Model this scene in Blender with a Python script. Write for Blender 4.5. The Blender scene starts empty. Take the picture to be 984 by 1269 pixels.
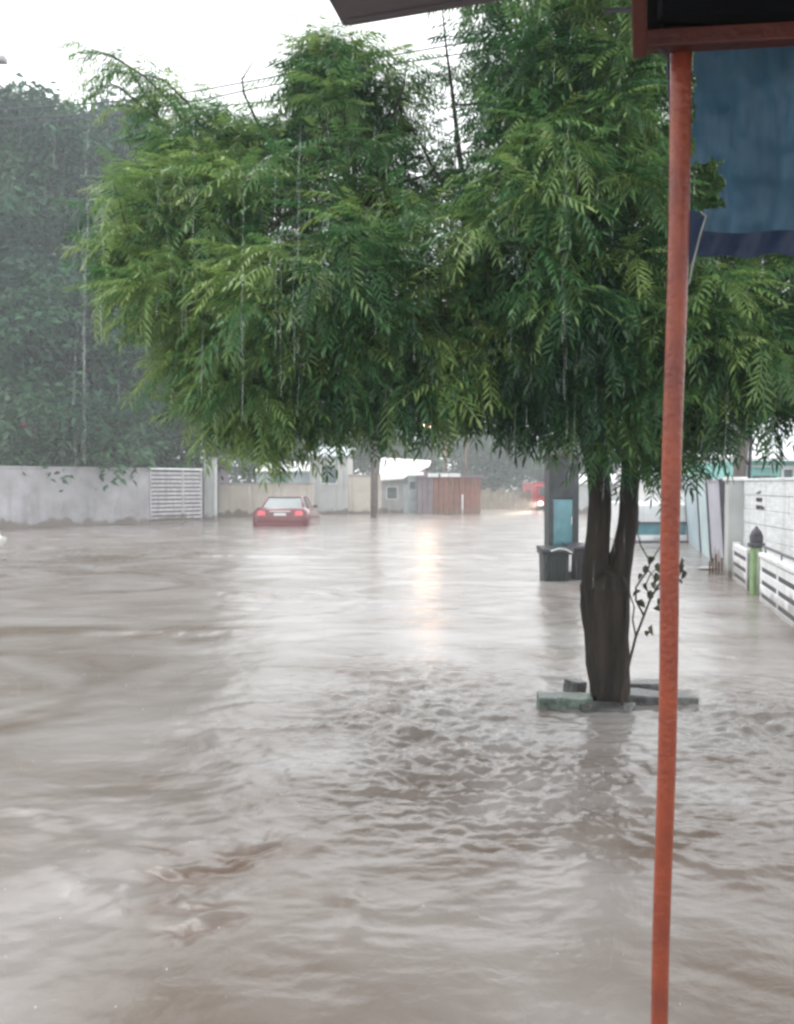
import bpy, math, random
import numpy as np
from mathutils import Vector, Matrix
random.seed(7)
rng = np.random.default_rng(11)
S = bpy.context.scene
C = S.collection

# ------------------------------------------------------------------ camera
F = 1100.0; CX = 492.0; CY = 634.5; HORIZON = 600.0; EYE = 1.45
TH = math.atan((CY - HORIZON) / F)
cd = bpy.data.cameras.new('camera'); cam = bpy.data.objects.new('camera', cd); C.objects.link(cam)
cam.location = (0, 0, EYE); cam.rotation_euler = (math.pi / 2 - TH, 0, 0)
cd.sensor_fit = 'VERTICAL'; cd.angle = 2 * math.atan(CY / F)
cd.clip_start = 0.05; cd.clip_end = 1000
S.camera = cam
S.cycles.pixel_filter_type = 'BLACKMAN_HARRIS'; S.cycles.filter_width = 2.8
S.cycles.max_bounces = 8; S.cycles.diffuse_bounces = 3; S.cycles.glossy_bounces = 3
S.cycles.transparent_max_bounces = 16; S.cycles.volume_bounces = 1

# ------------------------------------------------------------------ world: bright overcast
SUN_EL = math.radians(58); SUN_AZ = math.radians(-35)
w = bpy.data.worlds.new('World'); S.world = w; w.use_nodes = True
wn = w.node_tree; wn.nodes.clear()
o_ = wn.nodes.new('ShaderNodeOutputWorld'); bg = wn.nodes.new('ShaderNodeBackground')
sk = wn.nodes.new('ShaderNodeTexSky'); sk.sky_type = 'NISHITA'; sk.sun_disc = False
sk.sun_elevation = SUN_EL; sk.sun_rotation = SUN_AZ; sk.dust_density = 6; sk.air_density = 1
hs = wn.nodes.new('ShaderNodeHueSaturation'); hs.inputs['Saturation'].default_value = 0.25
wn.links.new(sk.outputs[0], hs.inputs['Color'])
tc = wn.nodes.new('ShaderNodeTexCoord'); nz = wn.nodes.new('ShaderNodeTexNoise')
nz.inputs['Scale'].default_value = 1.6; nz.inputs['Detail'].default_value = 3
wn.links.new(tc.outputs['Generated'], nz.inputs['Vector'])
cr = wn.nodes.new('ShaderNodeValToRGB'); wn.links.new(nz.outputs[0], cr.inputs[0])
cr.color_ramp.elements[0].position = .3; cr.color_ramp.elements[0].color = (11.0, 11.5, 11.9, 1)
cr.color_ramp.elements[1].position = .7; cr.color_ramp.elements[1].color = (13.2, 13.5, 13.7, 1)
mx = wn.nodes.new('ShaderNodeMix'); mx.data_type = 'RGBA'; mx.inputs[0].default_value = .85
wn.links.new(hs.outputs[0], mx.inputs[6]); wn.links.new(cr.outputs[0], mx.inputs[7])
wn.links.new(mx.outputs[2], bg.inputs[0]); bg.inputs[1].default_value = 0.1
wn.links.new(bg.outputs[0], o_.inputs[0])
sd = bpy.data.lights.new('sun', 'SUN'); sun = bpy.data.objects.new('sun', sd); C.objects.link(sun)
sd.energy = 0.6; sd.angle = math.radians(25); sd.color = (1, .98, .94)
sun.rotation_euler = Vector((math.sin(SUN_AZ) * math.cos(SUN_EL), math.cos(SUN_AZ) * math.cos(SUN_EL), math.sin(SUN_EL))).to_track_quat('Z', 'Y').to_euler()
S.view_settings.view_transform = 'Standard'; S.view_settings.look = 'None'
S.view_settings.exposure = 0.9; S.view_settings.gamma = 1.0; S.view_settings.use_curve_mapping = False

# ------------------------------------------------------------------ helpers
def P(px, py, D):
    """photo pixel and distance along the street -> world point"""
    x = (px - CX) / F; u = (CY - py) / F
    d = Vector((x, math.cos(TH) + u * math.sin(TH), -math.sin(TH) + u * math.cos(TH)))
    return Vector((0, 0, EYE)) + d * (D / d.y)
def G(px, py):
    return P(px, py, EYE * F / (py - HORIZON))
def X(px, D): return (px - CX) / F * D
def Z(py, D): return P(CX, py, D).z

def perlin(x, y, seed=0):
    r = np.random.default_rng(seed); n = 256
    ang = r.random((n, n)) * 2 * np.pi; gx, gy = np.cos(ang), np.sin(ang)
    xi = np.floor(x).astype(int); yi = np.floor(y).astype(int); xf = x - xi; yf = y - yi
    u = xf**3 * (xf * (xf * 6 - 15) + 10); v = yf**3 * (yf * (yf * 6 - 15) + 10)
    def g(i, j, a, b):
        i = i % n; j = j % n
        return gx[i, j] * a + gy[i, j] * b
    a = g(xi, yi, xf, yf); b = g(xi + 1, yi, xf - 1, yf); c = g(xi, yi + 1, xf, yf - 1); d = g(xi + 1, yi + 1, xf - 1, yf - 1)
    return (a * (1 - u) + b * u) * (1 - v) + (c * (1 - u) + d * u) * v
def fbm(x, y, o=4, seed=0):
    s = 0; a = 1
    for k in range(o): s = s + a * perlin(x * 2**k + 13.7 * k, y * 2**k - 7.1 * k, seed + k); a *= .5
    return s

def link(name, me, m=None, parent=None):
    o = bpy.data.objects.new(name, me); C.objects.link(o)
    if m is not None and len(me.materials) == 0: me.materials.append(m)
    if parent is not None: o.parent = parent; o.matrix_parent_inverse = Matrix.Translation(-parent.location) if False else Matrix()
    return o
def tag(o, label=None, cat=None, group=None, kind=None):
    if label: o['label'] = label
    if cat: o['category'] = cat
    if group: o['group'] = group
    if kind: o['kind'] = kind
    return o
def thing(name, label, cat, loc=(0, 0, 0), rz=0, group=None):
    o = bpy.data.objects.new(name, None); C.objects.link(o); o.location = loc; o.rotation_euler = (0, 0, rz)
    o.empty_display_size = .2
    return tag(o, label, cat, group)

class MB:
    """collects shapes, in the parent's coordinates, and links them as ONE mesh object"""
    def __init__(s): s.v = []; s.f = []
    def add(s, v, f):
        n = len(s.v); s.v += [tuple(p) for p in v]; s.f += [tuple(i + n for i in q) for q in f]; return s
    def box(s, x0, x1, y0, y1, z0, z1, M=None):
        v = [Vector((x, y, z)) for x in (x0, x1) for y in (y0, y1) for z in (z0, z1)]
        if M is not None: v = [M @ p for p in v]
        return s.add(v, [(0, 1, 3, 2), (4, 6, 7, 5), (0, 4, 5, 1), (2, 3, 7, 6), (0, 2, 6, 4), (1, 5, 7, 3)])
    def tube(s, pts, rad, n=8, cap=True):
        pts = [Vector(p) for p in pts]
        if not hasattr(rad, '__len__'): rad = [rad] * len(pts)
        rings = []; ref = None
        for i, p in enumerate(pts):
            t = (pts[min(i + 1, len(pts) - 1)] - pts[max(i - 1, 0)]).normalized()
            if ref is None: ref = Vector((1, 0, 0)) if abs(t.x) < .8 else Vector((0, 1, 0))
            a = (ref - t * ref.dot(t)).normalized(); b = t.cross(a); ref = a
            rings.append([p + (a * math.cos(k * 2 * math.pi / n) + b * math.sin(k * 2 * math.pi / n)) * rad[i] for k in range(n)])
        v = [q for r in rings for q in r]; f = []
        for i in range(len(pts) - 1):
            for k in range(n):
                f.append((i * n + k, i * n + (k + 1) % n, (i + 1) * n + (k + 1) % n, (i + 1) * n + k))
        if cap: f.append(tuple(range(n - 1, -1, -1))); f.append(tuple(range((len(pts) - 1) * n, len(pts) * n)))
        return s.add(v, f)
    def lathe(s, prof, c=(0, 0, 0), n=16):
        v = []; f = []
        for (r, z) in prof:
            for k in range(n): v.append((c[0] + r * math.cos(k * 2 * math.pi / n), c[1] + r * math.sin(k * 2 * math.pi / n), c[2] + z))
        for i in range(len(prof) - 1):
            for k in range(n): f.append((i * n + k, i * n + (k + 1) % n, (i + 1) * n + (k + 1) % n, (i + 1) * n + k))
        f.append(tuple(range(n - 1, -1, -1))); f.append(tuple(range((len(prof) - 1) * n, len(prof) * n)))
        return s.add(v, f)
    def prism(s, poly, a, b, axis='y'):
        """poly of 2-D points extruded along axis between a and b"""
        n = len(poly)
        def q(p, t): return {'y': (p[0], t, p[1]), 'x': (t, p[0], p[1]), 'z': (p[0], p[1], t)}[axis]
        v = [q(p, a) for p in poly] + [q(p, b) for p in poly]
        f = [tuple(range(n - 1, -1, -1)), tuple(range(n, 2 * n))] + [(k, (k + 1) % n, n + (k + 1) % n, n + k) for k in range(n)]
        return s.add(v, f)
    def build(s, name, m, parent=None, bevel=0, smooth=False, seg=2):
        me = bpy.data.meshes.new(name); me.from_pydata(s.v, [], s.f); me.update()
        import bmesh
        bm = bmesh.new(); bm.from_mesh(me); bmesh.ops.recalc_face_normals(bm, faces=bm.faces)
        if bevel:
            es = [e for e in bm.edges if len(e.link_faces) == 2 and e.calc_face_angle(0) > .5]
            bmesh.ops.bevel(bm, geom=es, offset=bevel, segments=seg, affect='EDGES', profile=.5)
        bm.to_mesh(me); bm.free()
        if smooth:
            me.shade_smooth()
        return link(name, me, m, parent)

def mesh_np(name, V, Q, m, parent=None, tint=None, smooth=False):
    me = bpy.data.meshes.new(name); V = np.asarray(V, np.float32); Q = np.asarray(Q, np.int32); k = Q.shape[1]
    me.vertices.add(len(V)); me.vertices.foreach_set('co', V.ravel())
    me.loops.add(Q.size); me.loops.foreach_set('vertex_index', Q.ravel())
    me.polygons.add(len(Q)); me.polygons.foreach_set('loop_start', np.arange(0, Q.size, k, dtype=np.int32))
    me.polygons.foreach_set('loop_total', np.full(len(Q), k, np.int32))
    if smooth: me.polygons.foreach_set('use_smooth', np.ones(len(Q), bool))
    me.update(calc_edges=True); me.validate()
    if tint is not None:
        a = me.attributes.new('tint', 'FLOAT', 'POINT'); a.data.foreach_set('value', np.asarray(tint, np.float32))
    return link(name, me, m, parent)

# ------------------------------------------------------------------ materials
def mat(name, col, rough=.6, var=.12, scale=3., bump=.0, bscale=30., metal=0., spec=.5, col2=None, emit=None, stretch=None, coat=0, tide=0):
    m = bpy.data.materials.new(name); m.use_nodes = True; nt = m.node_tree; b = nt.nodes['Principled BSDF']
    tc = nt.nodes.new('ShaderNodeTexCoord'); mp = nt.nodes.new('ShaderNodeMapping'); nt.links.new(tc.outputs['Object'], mp.inputs[0])
    if stretch: mp.inputs['Scale'].default_value = stretch
    n = nt.nodes.new('ShaderNodeTexNoise'); n.inputs['Scale'].default_value = scale; n.inputs['Detail'].default_value = 6; n.inputs['Roughness'].default_value = .6
    nt.links.new(mp.outputs[0], n.inputs['Vector'])
    r = nt.nodes.new('ShaderNodeValToRGB'); nt.links.new(n.outputs[0], r.inputs[0])
    c2 = col2 or tuple(c * (1 - 2.2 * var) for c in col)
    r.color_ramp.elements[0].position = .32; r.color_ramp.elements[0].color = (*[max(0, c) for c in c2], 1)
    r.color_ramp.elements[1].position = .66; r.color_ramp.elements[1].color = (*[min(1, c * (1 + var)) for c in col], 1)
    nt.links.new(r.outputs[0], b.inputs['Base Color'])
    if tide:                                                # mud stain splashed up the foot of the wall, with runs from the top
        sx = nt.nodes.new('ShaderNodeSeparateXYZ'); nt.links.new(tc.outputs['Object'], sx.inputs[0])
        tn = nt.nodes.new('ShaderNodeTexNoise'); tn.inputs['Scale'].default_value = 2.2; tn.inputs['Detail'].default_value = 7; nt.links.new(tc.outputs['Object'], tn.inputs['Vector'])
        ma = nt.nodes.new('ShaderNodeMath'); ma.operation = 'MULTIPLY_ADD'; nt.links.new(tn.outputs[0], ma.inputs[0]); ma.inputs[1].default_value = -.9; nt.links.new(sx.outputs['Z'], ma.inputs[2])
        mr = nt.nodes.new('ShaderNodeMapRange'); mr.inputs['From Min'].default_value = -.32; mr.inputs['From Max'].default_value = -.20; mr.inputs['To Min'].default_value = tide; mr.inputs['To Max'].default_value = 0; nt.links.new(ma.outputs[0], mr.inputs['Value'])
        mm = nt.nodes.new('ShaderNodeMix'); mm.data_type = 'RGBA'; nt.links.new(mr.outputs['Result'], mm.inputs[0]); nt.links.new(r.outputs[0], mm.inputs[6]); mm.inputs[7].default_value = (.16, .125, .10, 1)
        mp3 = nt.nodes.new('ShaderNodeMapping'); mp3.inputs['Scale'].default_value = (3, 3, .25); nt.links.new(tc.outputs['Object'], mp3.inputs[0])
        t3 = nt.nodes.new('ShaderNodeTexNoise'); t3.inputs['Scale'].default_value = 1.5; t3.inputs['Detail'].default_value = 5; nt.links.new(mp3.outputs[0], t3.inputs['Vector'])
        r3 = nt.nodes.new('ShaderNodeMapRange'); r3.inputs['From Min'].default_value = .52; r3.inputs['From Max'].default_value = .75; r3.inputs['To Max'].default_value = .45; nt.links.new(t3.outputs[0], r3.inputs['Value'])
        m3 = nt.nodes.new('ShaderNodeMix'); m3.data_type = 'RGBA'; nt.links.new(r3.outputs['Result'], m3.inputs[0]); nt.links.new(mm.outputs[2], m3.inputs[6]); m3.inputs[7].default_value = (col[0] * .5, col[1] * .48, col[2] * .46, 1)
        nt.links.new(m3.outputs[2], b.inputs['Base Color'])
    b.inputs['Roughness'].default_value = rough; b.inputs['Metallic'].default_value = metal
    b.inputs['Specular IOR Level'].default_value = spec; b.inputs['Coat Weight'].default_value = coat
    if bump:
        n2 = nt.nodes.new('ShaderNodeTexNoise'); n2.inputs['Scale'].default_value = bscale; n2.inputs['Detail'].default_value = 5
        nt.links.new(mp.outputs[0], n2.inputs['Vector'])
        bp = nt.nodes.new('ShaderNodeBump'); bp.inputs['Strength'].default_value = bump; bp.inputs['Distance'].default_value = .02
        nt.links.new(n2.outputs[0], bp.inputs['Height']); nt.links.new(bp.outputs[0], b.inputs['Normal'])
    if emit: b.inputs['Emission Color'].default_value = (*emit[:3], 1); b.inputs['Emission Strength'].default_value = emit[3]
    return m

def leafmat(name, dark, mid, light, rough=.45, trans=.35, spec=.5):
    m = bpy.data.materials.new(name); m.use_nodes = True; nt = m.node_tree; b = nt.nodes['Principled BSDF']; out = nt.nodes['Material Output']
    at = nt.nodes.new('ShaderNodeAttribute'); at.attribute_name = 'tint'
    r = nt.nodes.new('ShaderNodeValToRGB'); nt.links.new(at.outputs['Fac'], r.inputs[0])
    e = r.color_ramp.elements; e[0].position = .1; e[0].color = (*dark, 1); e[1].position = .95; e[1].color = (*light, 1)
    k = e.new(.5); k.color = (*mid, 1)
    nt.links.new(r.outputs[0], b.inputs['Base Color']); b.inputs['Roughness'].default_value = rough; b.inputs['Specular IOR Level'].default_value = spec
    tr = nt.nodes.new('ShaderNodeBsdfTranslucent'); nt.links.new(r.outputs[0], tr.inputs[0])
    ms = nt.nodes.new('ShaderNodeMixShader'); ms.inputs[0].default_value = trans
    nt.links.new(b.outputs[0], ms.inputs[1]); nt.links.new(tr.outputs[0], ms.inputs[2]); nt.links.new(ms.outputs[0], out.inputs[0])
    return m

M = {}
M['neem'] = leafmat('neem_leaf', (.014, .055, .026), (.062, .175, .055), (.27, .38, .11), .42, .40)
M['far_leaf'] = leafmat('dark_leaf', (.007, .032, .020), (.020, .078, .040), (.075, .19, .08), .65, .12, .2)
M['haze_leaf'] = leafmat('hazed_leaf', (.05, .09, .06), (.09, .15, .09), (.14, .2, .12), .6, .3)  # distance haze put into the leaf colour of the far trees
M['sap_leaf'] = leafmat('sapling_leaf', (.02, .03, .015), (.04, .06, .02), (.07, .07, .03), .5, .2)
M['bark'] = mat('bark', (.036, .027, .021), .7, .3, 15, 1.0, 26, stretch=(1, 1, .16), col2=(.009, .009, .008), spec=.15)
M['twig'] = mat('twig', (.045, .035, .028), .8, .2)
M['orange'] = mat('orange_paint', (.33, .062, .022), .38, .10, 7, .3, 70, col2=(.21, .038, .020), coat=.15)
M['beam'] = mat('dark_orange_paint', (.10, .020, .012), .5, .15, 5, .25, 50)
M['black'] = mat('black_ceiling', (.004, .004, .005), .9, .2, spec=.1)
M['eave'] = mat('grey_eave', (.16, .14, .15), .7, .07, 2, .2, 40)
M['concrete'] = mat('concrete_wall', (.42, .40, .42), .85, .12, .8, .4, 14, col2=(.27, .26, .27), tide=.8)
M['concrete_d'] = mat('wet_concrete', (.10, .10, .095), .3, .3, 9, .9, 30, col2=(.03, .033, .03))
M['mossy'] = mat('mossy_concrete', (.12, .16, .13), .3, .3, 9, .9, 30, col2=(.035, .05, .04))
M['cream'] = mat('cream_plaster', (.60, .54, .47), .85, .08, 1.2, .2, 12, tide=.8)
M['greywall'] = mat('grey_plaster', (.50, .51, .50), .85, .08, 1.2, .2, 12, tide=.8)
M['white'] = mat('white_paint', (.80, .80, .80), .6, .06, 2.5, .2, 20, tide=.55)
M['whiteboard'] = mat('white_boards', (.78, .79, .79), .65, .09, 4, .3, 25, stretch=(1, 1, 5), tide=.55)
M['galv'] = mat('galvanised_sheet', (.55, .60, .62), .45, .12, 2, .1, 10, metal=.3)
M['gate_l'] = mat('lavender_gate', (.46, .45, .52), .5, .07, 2, .1, 20, tide=.8)
M['gate_t'] = mat('pale_teal_gate', (.50, .62, .64), .5, .08, 2, .1, 20)
M['steel'] = mat('dark_steel', (.07, .065, .08), .5, .15, 8, .2, 40)
M['slat'] = mat('grey_slats', (.50, .48, .50), .6, .12, 5, .2, 30, tide=.8)
M['brown'] = mat('brown_boards', (.23, .10, .075), .75, .15, 3, .3, 20, tide=.8)
M['plum'] = mat('plum_wall', (.21, .17, .20), .8, .1, 3)
M['pole'] = mat('weathered_pole', (.16, .13, .12), .85, .2, 6, .4, 20)
M['teal'] = mat('teal_plaster', (.30, .60, .55), .8, .08, 2)
M['green'] = mat('green_paint', (.26, .40, .18), .5, .12, 6, .2, 30)
M['rust'] = mat('rusty_iron', (.16, .09, .06), .8, .3, 12)
M['red'] = mat('red_paint', (.135, .004, .014), .22, .05, 3, coat=.8)
M['truckred'] = mat('truck_red', (.42, .06, .07), .4, .1, 3)
M['glass'] = mat('window_glass', (.10, .14, .15), .15, .1, 2, spec=.4)
M['tealglass'] = mat('teal_glass', (.10, .27, .31), .15, .15, 3, spec=.8)
M['rubber'] = mat('rubber', (.02, .02, .02), .7, .1)
M['chrome'] = mat('chrome', (.75, .75, .75), .2, .03, metal=.8)
M['plate'] = mat('number_plate', (.75, .75, .72), .5, .03)
M['tail'] = mat('tail_light', (.7, .12, .14), .3, .05, emit=(1, .2, .25, .12))
M['head'] = mat('lit_headlight', (.9, .85, .75), .3, .02, emit=(1, .80, .72, 1.6))
M['amber'] = mat('lit_marker', (.9, .6, .4), .3, .02, emit=(1, .72, .5, 2.0))
M['bin'] = mat('dark_bin_plastic', (.016, .021, .023), .42, .15, 5, .1, 30)
M['bin2'] = mat('plum_bin_plastic', (.03, .024, .034), .45, .15, 5, .1, 30)
M['cabinet'] = mat('dark_cabinet', (.045, .05, .055), .5, .2, 6)
M['ink'] = mat('dark_ink', (.03, .03, .04), .8, .05)
M['wire'] = mat('cable', (.10, .10, .12), .6, .05)
M['rope'] = mat('rope', (.45, .47, .45), .8, .1, 20)
M['ground'] = mat('road_ground', (.06, .055, .05), .9, .2, 2)

# tarp: blue woven plastic, some light coming through
def tarpmat():
    m = mat('blue_tarp', (.034, .092, .165), .45, .2, 5, .8, 12, col2=(.016, .045, .085), stretch=(3, 1, .3)); nt = m.node_tree; b = nt.nodes['Principled BSDF']; out = nt.nodes['Material Output']
    tr = nt.nodes.new('ShaderNodeBsdfTranslucent'); tr.inputs[0].default_value = (.10, .20, .28, 1)
    ms = nt.nodes.new('ShaderNodeMixShader'); ms.inputs[0].default_value = .4
    nt.links.new(b.outputs[0], ms.inputs[1]); nt.links.new(tr.outputs[0], ms.inputs[2]); nt.links.new(ms.outputs[0], out.inputs[0]); return m
M['tarp'] = tarpmat()
M['tarphem'] = mat('navy_tarp', (.016, .038, .095), .5, .2, 4, .4, 12)

def watermat():
    m = bpy.data.materials.new('muddy_water'); m.use_nodes = True; nt = m.node_tree; b = nt.nodes['Principled BSDF']
    L = nt.links.new; N = nt.nodes.new
    tc = N('ShaderNodeTexCoord'); mp = N('ShaderNodeMapping'); mp.inputs['Scale'].default_value = (.55, .6, 1); mp.inputs['Rotation'].default_value = (0, 0, .5); L(tc.outputs['Object'], mp.inputs[0])
    n1 = N('ShaderNodeTexNoise'); n1.inputs['Scale'].default_value = .9; n1.inputs['Detail'].default_value = 7; n1.inputs['Distortion'].default_value = 1.8; L(mp.outputs[0], n1.inputs['Vector'])
    r = N('ShaderNodeValToRGB'); L(n1.outputs[0], r.inputs[0])
    r.color_ramp.elements[0].position = .33; r.color_ramp.elements[0].color = (.148, .116, .095, 1)
    r.color_ramp.elements[1].position = .68; r.color_ramp.elements[1].color = (.30, .277, .262, 1)
    sa = N('ShaderNodeAttribute'); sa.attribute_name = 'silt'; sm = N('ShaderNodeMix'); sm.data_type = 'RGBA'; sm.inputs[7].default_value = (.125, .078, .058, 1)
    L(sa.outputs['Fac'], sm.inputs[0]); L(r.outputs[0], sm.inputs[6]); L(sm.outputs[2], b.inputs['Base Color'])
    b.inputs['IOR'].default_value = 1.33; ar = N('ShaderNodeAttribute'); ar.attribute_name = 'tint'; rr_ = N('ShaderNodeMath'); rr_.operation = 'MULTIPLY_ADD'; L(ar.outputs['Fac'], rr_.inputs[0]); rr_.inputs[1].default_value = -.14; rr_.inputs[2].default_value = .23; L(rr_.outputs[0], b.inputs['Roughness'])
    mp2 = N('ShaderNodeMapping'); mp2.inputs['Scale'].default_value = (1.2, 1.25, 1); mp2.inputs['Rotation'].default_value = (0, 0, .2); L(tc.outputs['Object'], mp2.inputs[0])
    n2 = N('ShaderNodeTexNoise'); n2.inputs['Scale'].default_value = 3.6; n2.inputs['Detail'].default_value = 5; n2.inputs['Roughness'].default_value = .6; n2.inputs['Distortion'].default_value = .3; L(mp2.outputs[0], n2.inputs['Vector'])
    n3 = N('ShaderNodeTexNoise'); n3.inputs['Scale'].default_value = 28; n3.inputs['Detail'].default_value = 3; L(mp2.outputs[0], n3.inputs['Vector'])
    at = N('ShaderNodeAttribute'); at.attribute_name = 'tint'
    mu = N('ShaderNodeMath'); mu.operation = 'MULTIPLY'; L(n3.outputs[0], mu.inputs[0]); L(at.outputs['Fac'], mu.inputs[1])
    ad = N('ShaderNodeMath'); ad.operation = 'MULTIPLY_ADD'; L(mu.outputs[0], ad.inputs[0]); ad.inputs[1].default_value = .6; L(n2.outputs[0], ad.inputs[2])
    bp = N('ShaderNodeBump'); bp.inputs['Strength'].default_value = .33; bp.inputs['Distance'].default_value = .03
    L(ad.outputs[0], bp.inputs['Height']); L(bp.outputs[0], b.inputs['Normal'])
    return m
M['water'] = watermat()

# ------------------------------------------------------------------ ground and flood water
tag(MB().box(-150, 150, -12, 260, -.75, -.55).build('ground', M['ground']), kind='structure')
def flood():
    ys = [-11.0]
    while ys[-1] < 255:
        y = ys[-1]; ys.append(y + max(.011, abs(y - 1.6) * .0056 if y > 1.6 else (1.6 - y) * .12))
    ys = np.array(ys); ts = np.linspace(-1, 1, 640); ts = ts * (.85 + .15 * ts**4)
    Yg, T = np.meshgrid(ys, ts, indexing='ij'); Wd = np.maximum(Yg, 0) * .52 + 2.6
    Xg = T * Wd
    far = np.clip(1 - Yg / 45, 0, 1)
    def blob(px, py, rx, ry):
        g = G(px, py); return np.exp(-(((Xg - g.x) / rx)**2 + ((Yg - g.y) / ry)**2))
    chop = np.clip(blob(520, 880, .75, 1.5) + 1.0 * blob(940, 900, .8, 1.1) + .8 * blob(600, 960, .5, .7) + .35 * blob(800, 1000, 1.2, .7) + .5 * blob(60, 690, 3.5, 5), 0, 1)
    wx = Xg + .25 * perlin(Xg * .7, Yg * .7, 5); wy = Yg + .25 * perlin(Xg * .7 + 9, Yg * .7, 6)
    h = .018 * fbm(wx * 1.0 + wy * .35, wy * 1.05 - wx * .3, 3, 1) * (.4 + .6 * far)
    h += .016 * np.abs(fbm(wx * .75 + wy * .4, wy * .9 - wx * .25, 3, 31)) * far
    h += .034 * chop * fbm(wx * 3.2, wy * 6.0, 2, 3) + .026 * chop * fbm(wx * 8, wy * 13, 4, 43)
    sw = np.exp(-((Xg + .9) / 1.1)**2 - ((Yg - 3.3) / .9)**2)
    h += .020 * sw * fbm(wx * 2.2 + wy * 1.1, wy * 3.4 - wx, 3, 77)
    h += .0025 * far * fbm(wx * 6, wy * 9, 3, 8)
    # standing waves where the current runs over something
    Xw = Xg + .07 * fbm(Xg * 4, Yg * 4, 3, 71); Yw = Yg + .11 * fbm(Xg * 4.5 + 5, Yg * 4, 3, 72)
    def ridge(px, py, ang, L, wd, a):
        g = G(px, py); c, s_ = math.cos(ang), math.sin(ang); u = (Xw - g.x) * c + (Yw - g.y) * s_; v = -(Xw - g.x) * s_ + (Yw - g.y) * c
        v = v + .05 * np.sin(u * 7 + px)
        return a * np.exp(-(u / L)**2) * np.exp(-(v / wd)**2)
    silt = np.zeros_like(h)
    for (px, py, an, L_, wd_, dp) in ((304, 1056, .25, .13, .045, .026), (330, 1070, .2, .2, .05, .008), (215, 1090, -.35, .14, .04, .018), (262, 1092, .3, .14, .04, .014), (232, 1140, .1, .14, .05, .022), (240, 1160, .3, .12, .03, .012), (180, 1065, -.6, .12, .03, .01)):
        h -= ridge(px, py, an, L_, wd_, dp * .7); h += ridge(px, py - 12, an, L_ * 1.1, wd_ * .8, dp * .35)
        silt += ridge(px, py, an, L_ * 1.15, wd_ * 1.3, .75)
    bl = fbm(Xg * .8 + 3, Yg * .9 - Xg * .4, 4, 55); silt += .55 * np.clip(bl * 1.6 - .15, 0, 1) * np.exp(-((Yg - 3.2) / 2.0)**2)
    silt = np.clip(silt * (.75 + .5 * fbm(Xg * 9, Yg * 9, 3, 61)), 0, 1)
    h += ridge(120, 1110, -.5, .3, .06, .016) + ridge(60, 1020, -.9, .35, .07, .014) + ridge(420, 1130, -1.1, .3, .05, .012)
    h += ridge(480, 835, -.1, .6, .07, .02) + ridge(420, 905, .1, .6, .07, .02) + ridge(700, 1035, -.25, .7, .05, .012) + ridge(900, 1075, -.3, .5, .05, .012)
    h += ridge(200, 785, 0, .9, .12, .025) + ridge(210, 690, 0, 2.5, .2, .05) + ridge(90, 680, .1, 2, .2, .05) + ridge(350, 740, -.3, 1.6, .2, .04)
    V = np.stack([Xg, Yg, h], -1).reshape(-1, 3); R, K = Yg.shape
    i = np.arange(R - 1)[:, None] * K + np.arange(K - 1)[None]; i = i.ravel()
    Q = np.stack([i, i + 1, i + K + 1, i + K], -1)
    o = tag(mesh_np('flood_water', V, Q, M['water'], tint=chop.ravel(), smooth=True), kind='structure')
    at_ = o.data.attributes.new('silt', 'FLOAT', 'POINT'); at_.data.foreach_set('value', silt.ravel().astype(np.float32))
flood()

# ------------------------------------------------------------------ foliage
def compound_leaf(seed, pairs=8):
    """one pinnate leaf of unit length along +x, arching down"""
    r = random.Random(seed); V = []; Q = []
    dr = r.uniform(.28, .5); bend = r.uniform(-.12, .12)
    def ra(t): return Vector((t * (1 - .12 * dr * t), bend * t * t, -dr * t * t))
    def leaflet(b, d, L, wd):
        d = d.normalized(); side = d.cross(Vector((0, 0, 1))).normalized()
        m1 = b + d * L * .38; tip = b + d * L + Vector((.12 * L, 0, -.22 * L)); m2 = b + d * L * .72 + Vector((.03 * L, 0, -.07 * L))
        n = len(V)
        V.extend([b, m1 - side * wd + Vector((0, 0, .1 * wd)), m1 + side * wd, m2 - side * wd * .72, m2 + side * wd * .72, tip])
        Q.extend([(n, n + 2, n + 1, n), (n + 1, n + 2, n + 4, n + 3), (n + 3, n + 4, n + 5, n + 3)])
    for i in range(pairs):
        t = .16 + .76 * i / (pairs - 1); b = ra(t)
        for s in (-1, 1):
            if r.random() < .09: continue
            a = math.radians(r.uniform(46, 70)); L = (.25 - .07 * abs(t - .45)) * r.uniform(.72, 1.15)
            leaflet(b, Vector((math.cos(a), s * math.sin(a), -.25 - .35 * t + r.uniform(-.1, .1))), L, .021)
    t = 1; leaflet(ra(.97), Vector((1, r.uniform(-.2, .2), -.9)), .2, .024)
    n = len(V)
    for i in range(4):
        p = ra(i / 3 * .98); V.extend([p + Vector((0, -.006, 0)), p + Vector((0, .006, 0))])
        if i < 3: Q.append((n + 2 * i, n + 2 * i + 1, n + 2 * i + 3, n + 2 * i + 2))
    V = np.array([tuple(v) for v in V]); T = []
    for a, b, c, d in Q:
        if d == a or a == b: T.append((a, b, c))
        elif d == a: T.append((a, b, c))
        else: T += [(a, b, c), (a, c, d)]
    # remove degenerate pieces that came from quads with a doubled corner
    T = [t_ for t_ in T if len(set(t_)) == 3]
    return V, np.array(T)
LEAVES = [compound_leaf(s) for s in range(14)]

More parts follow.
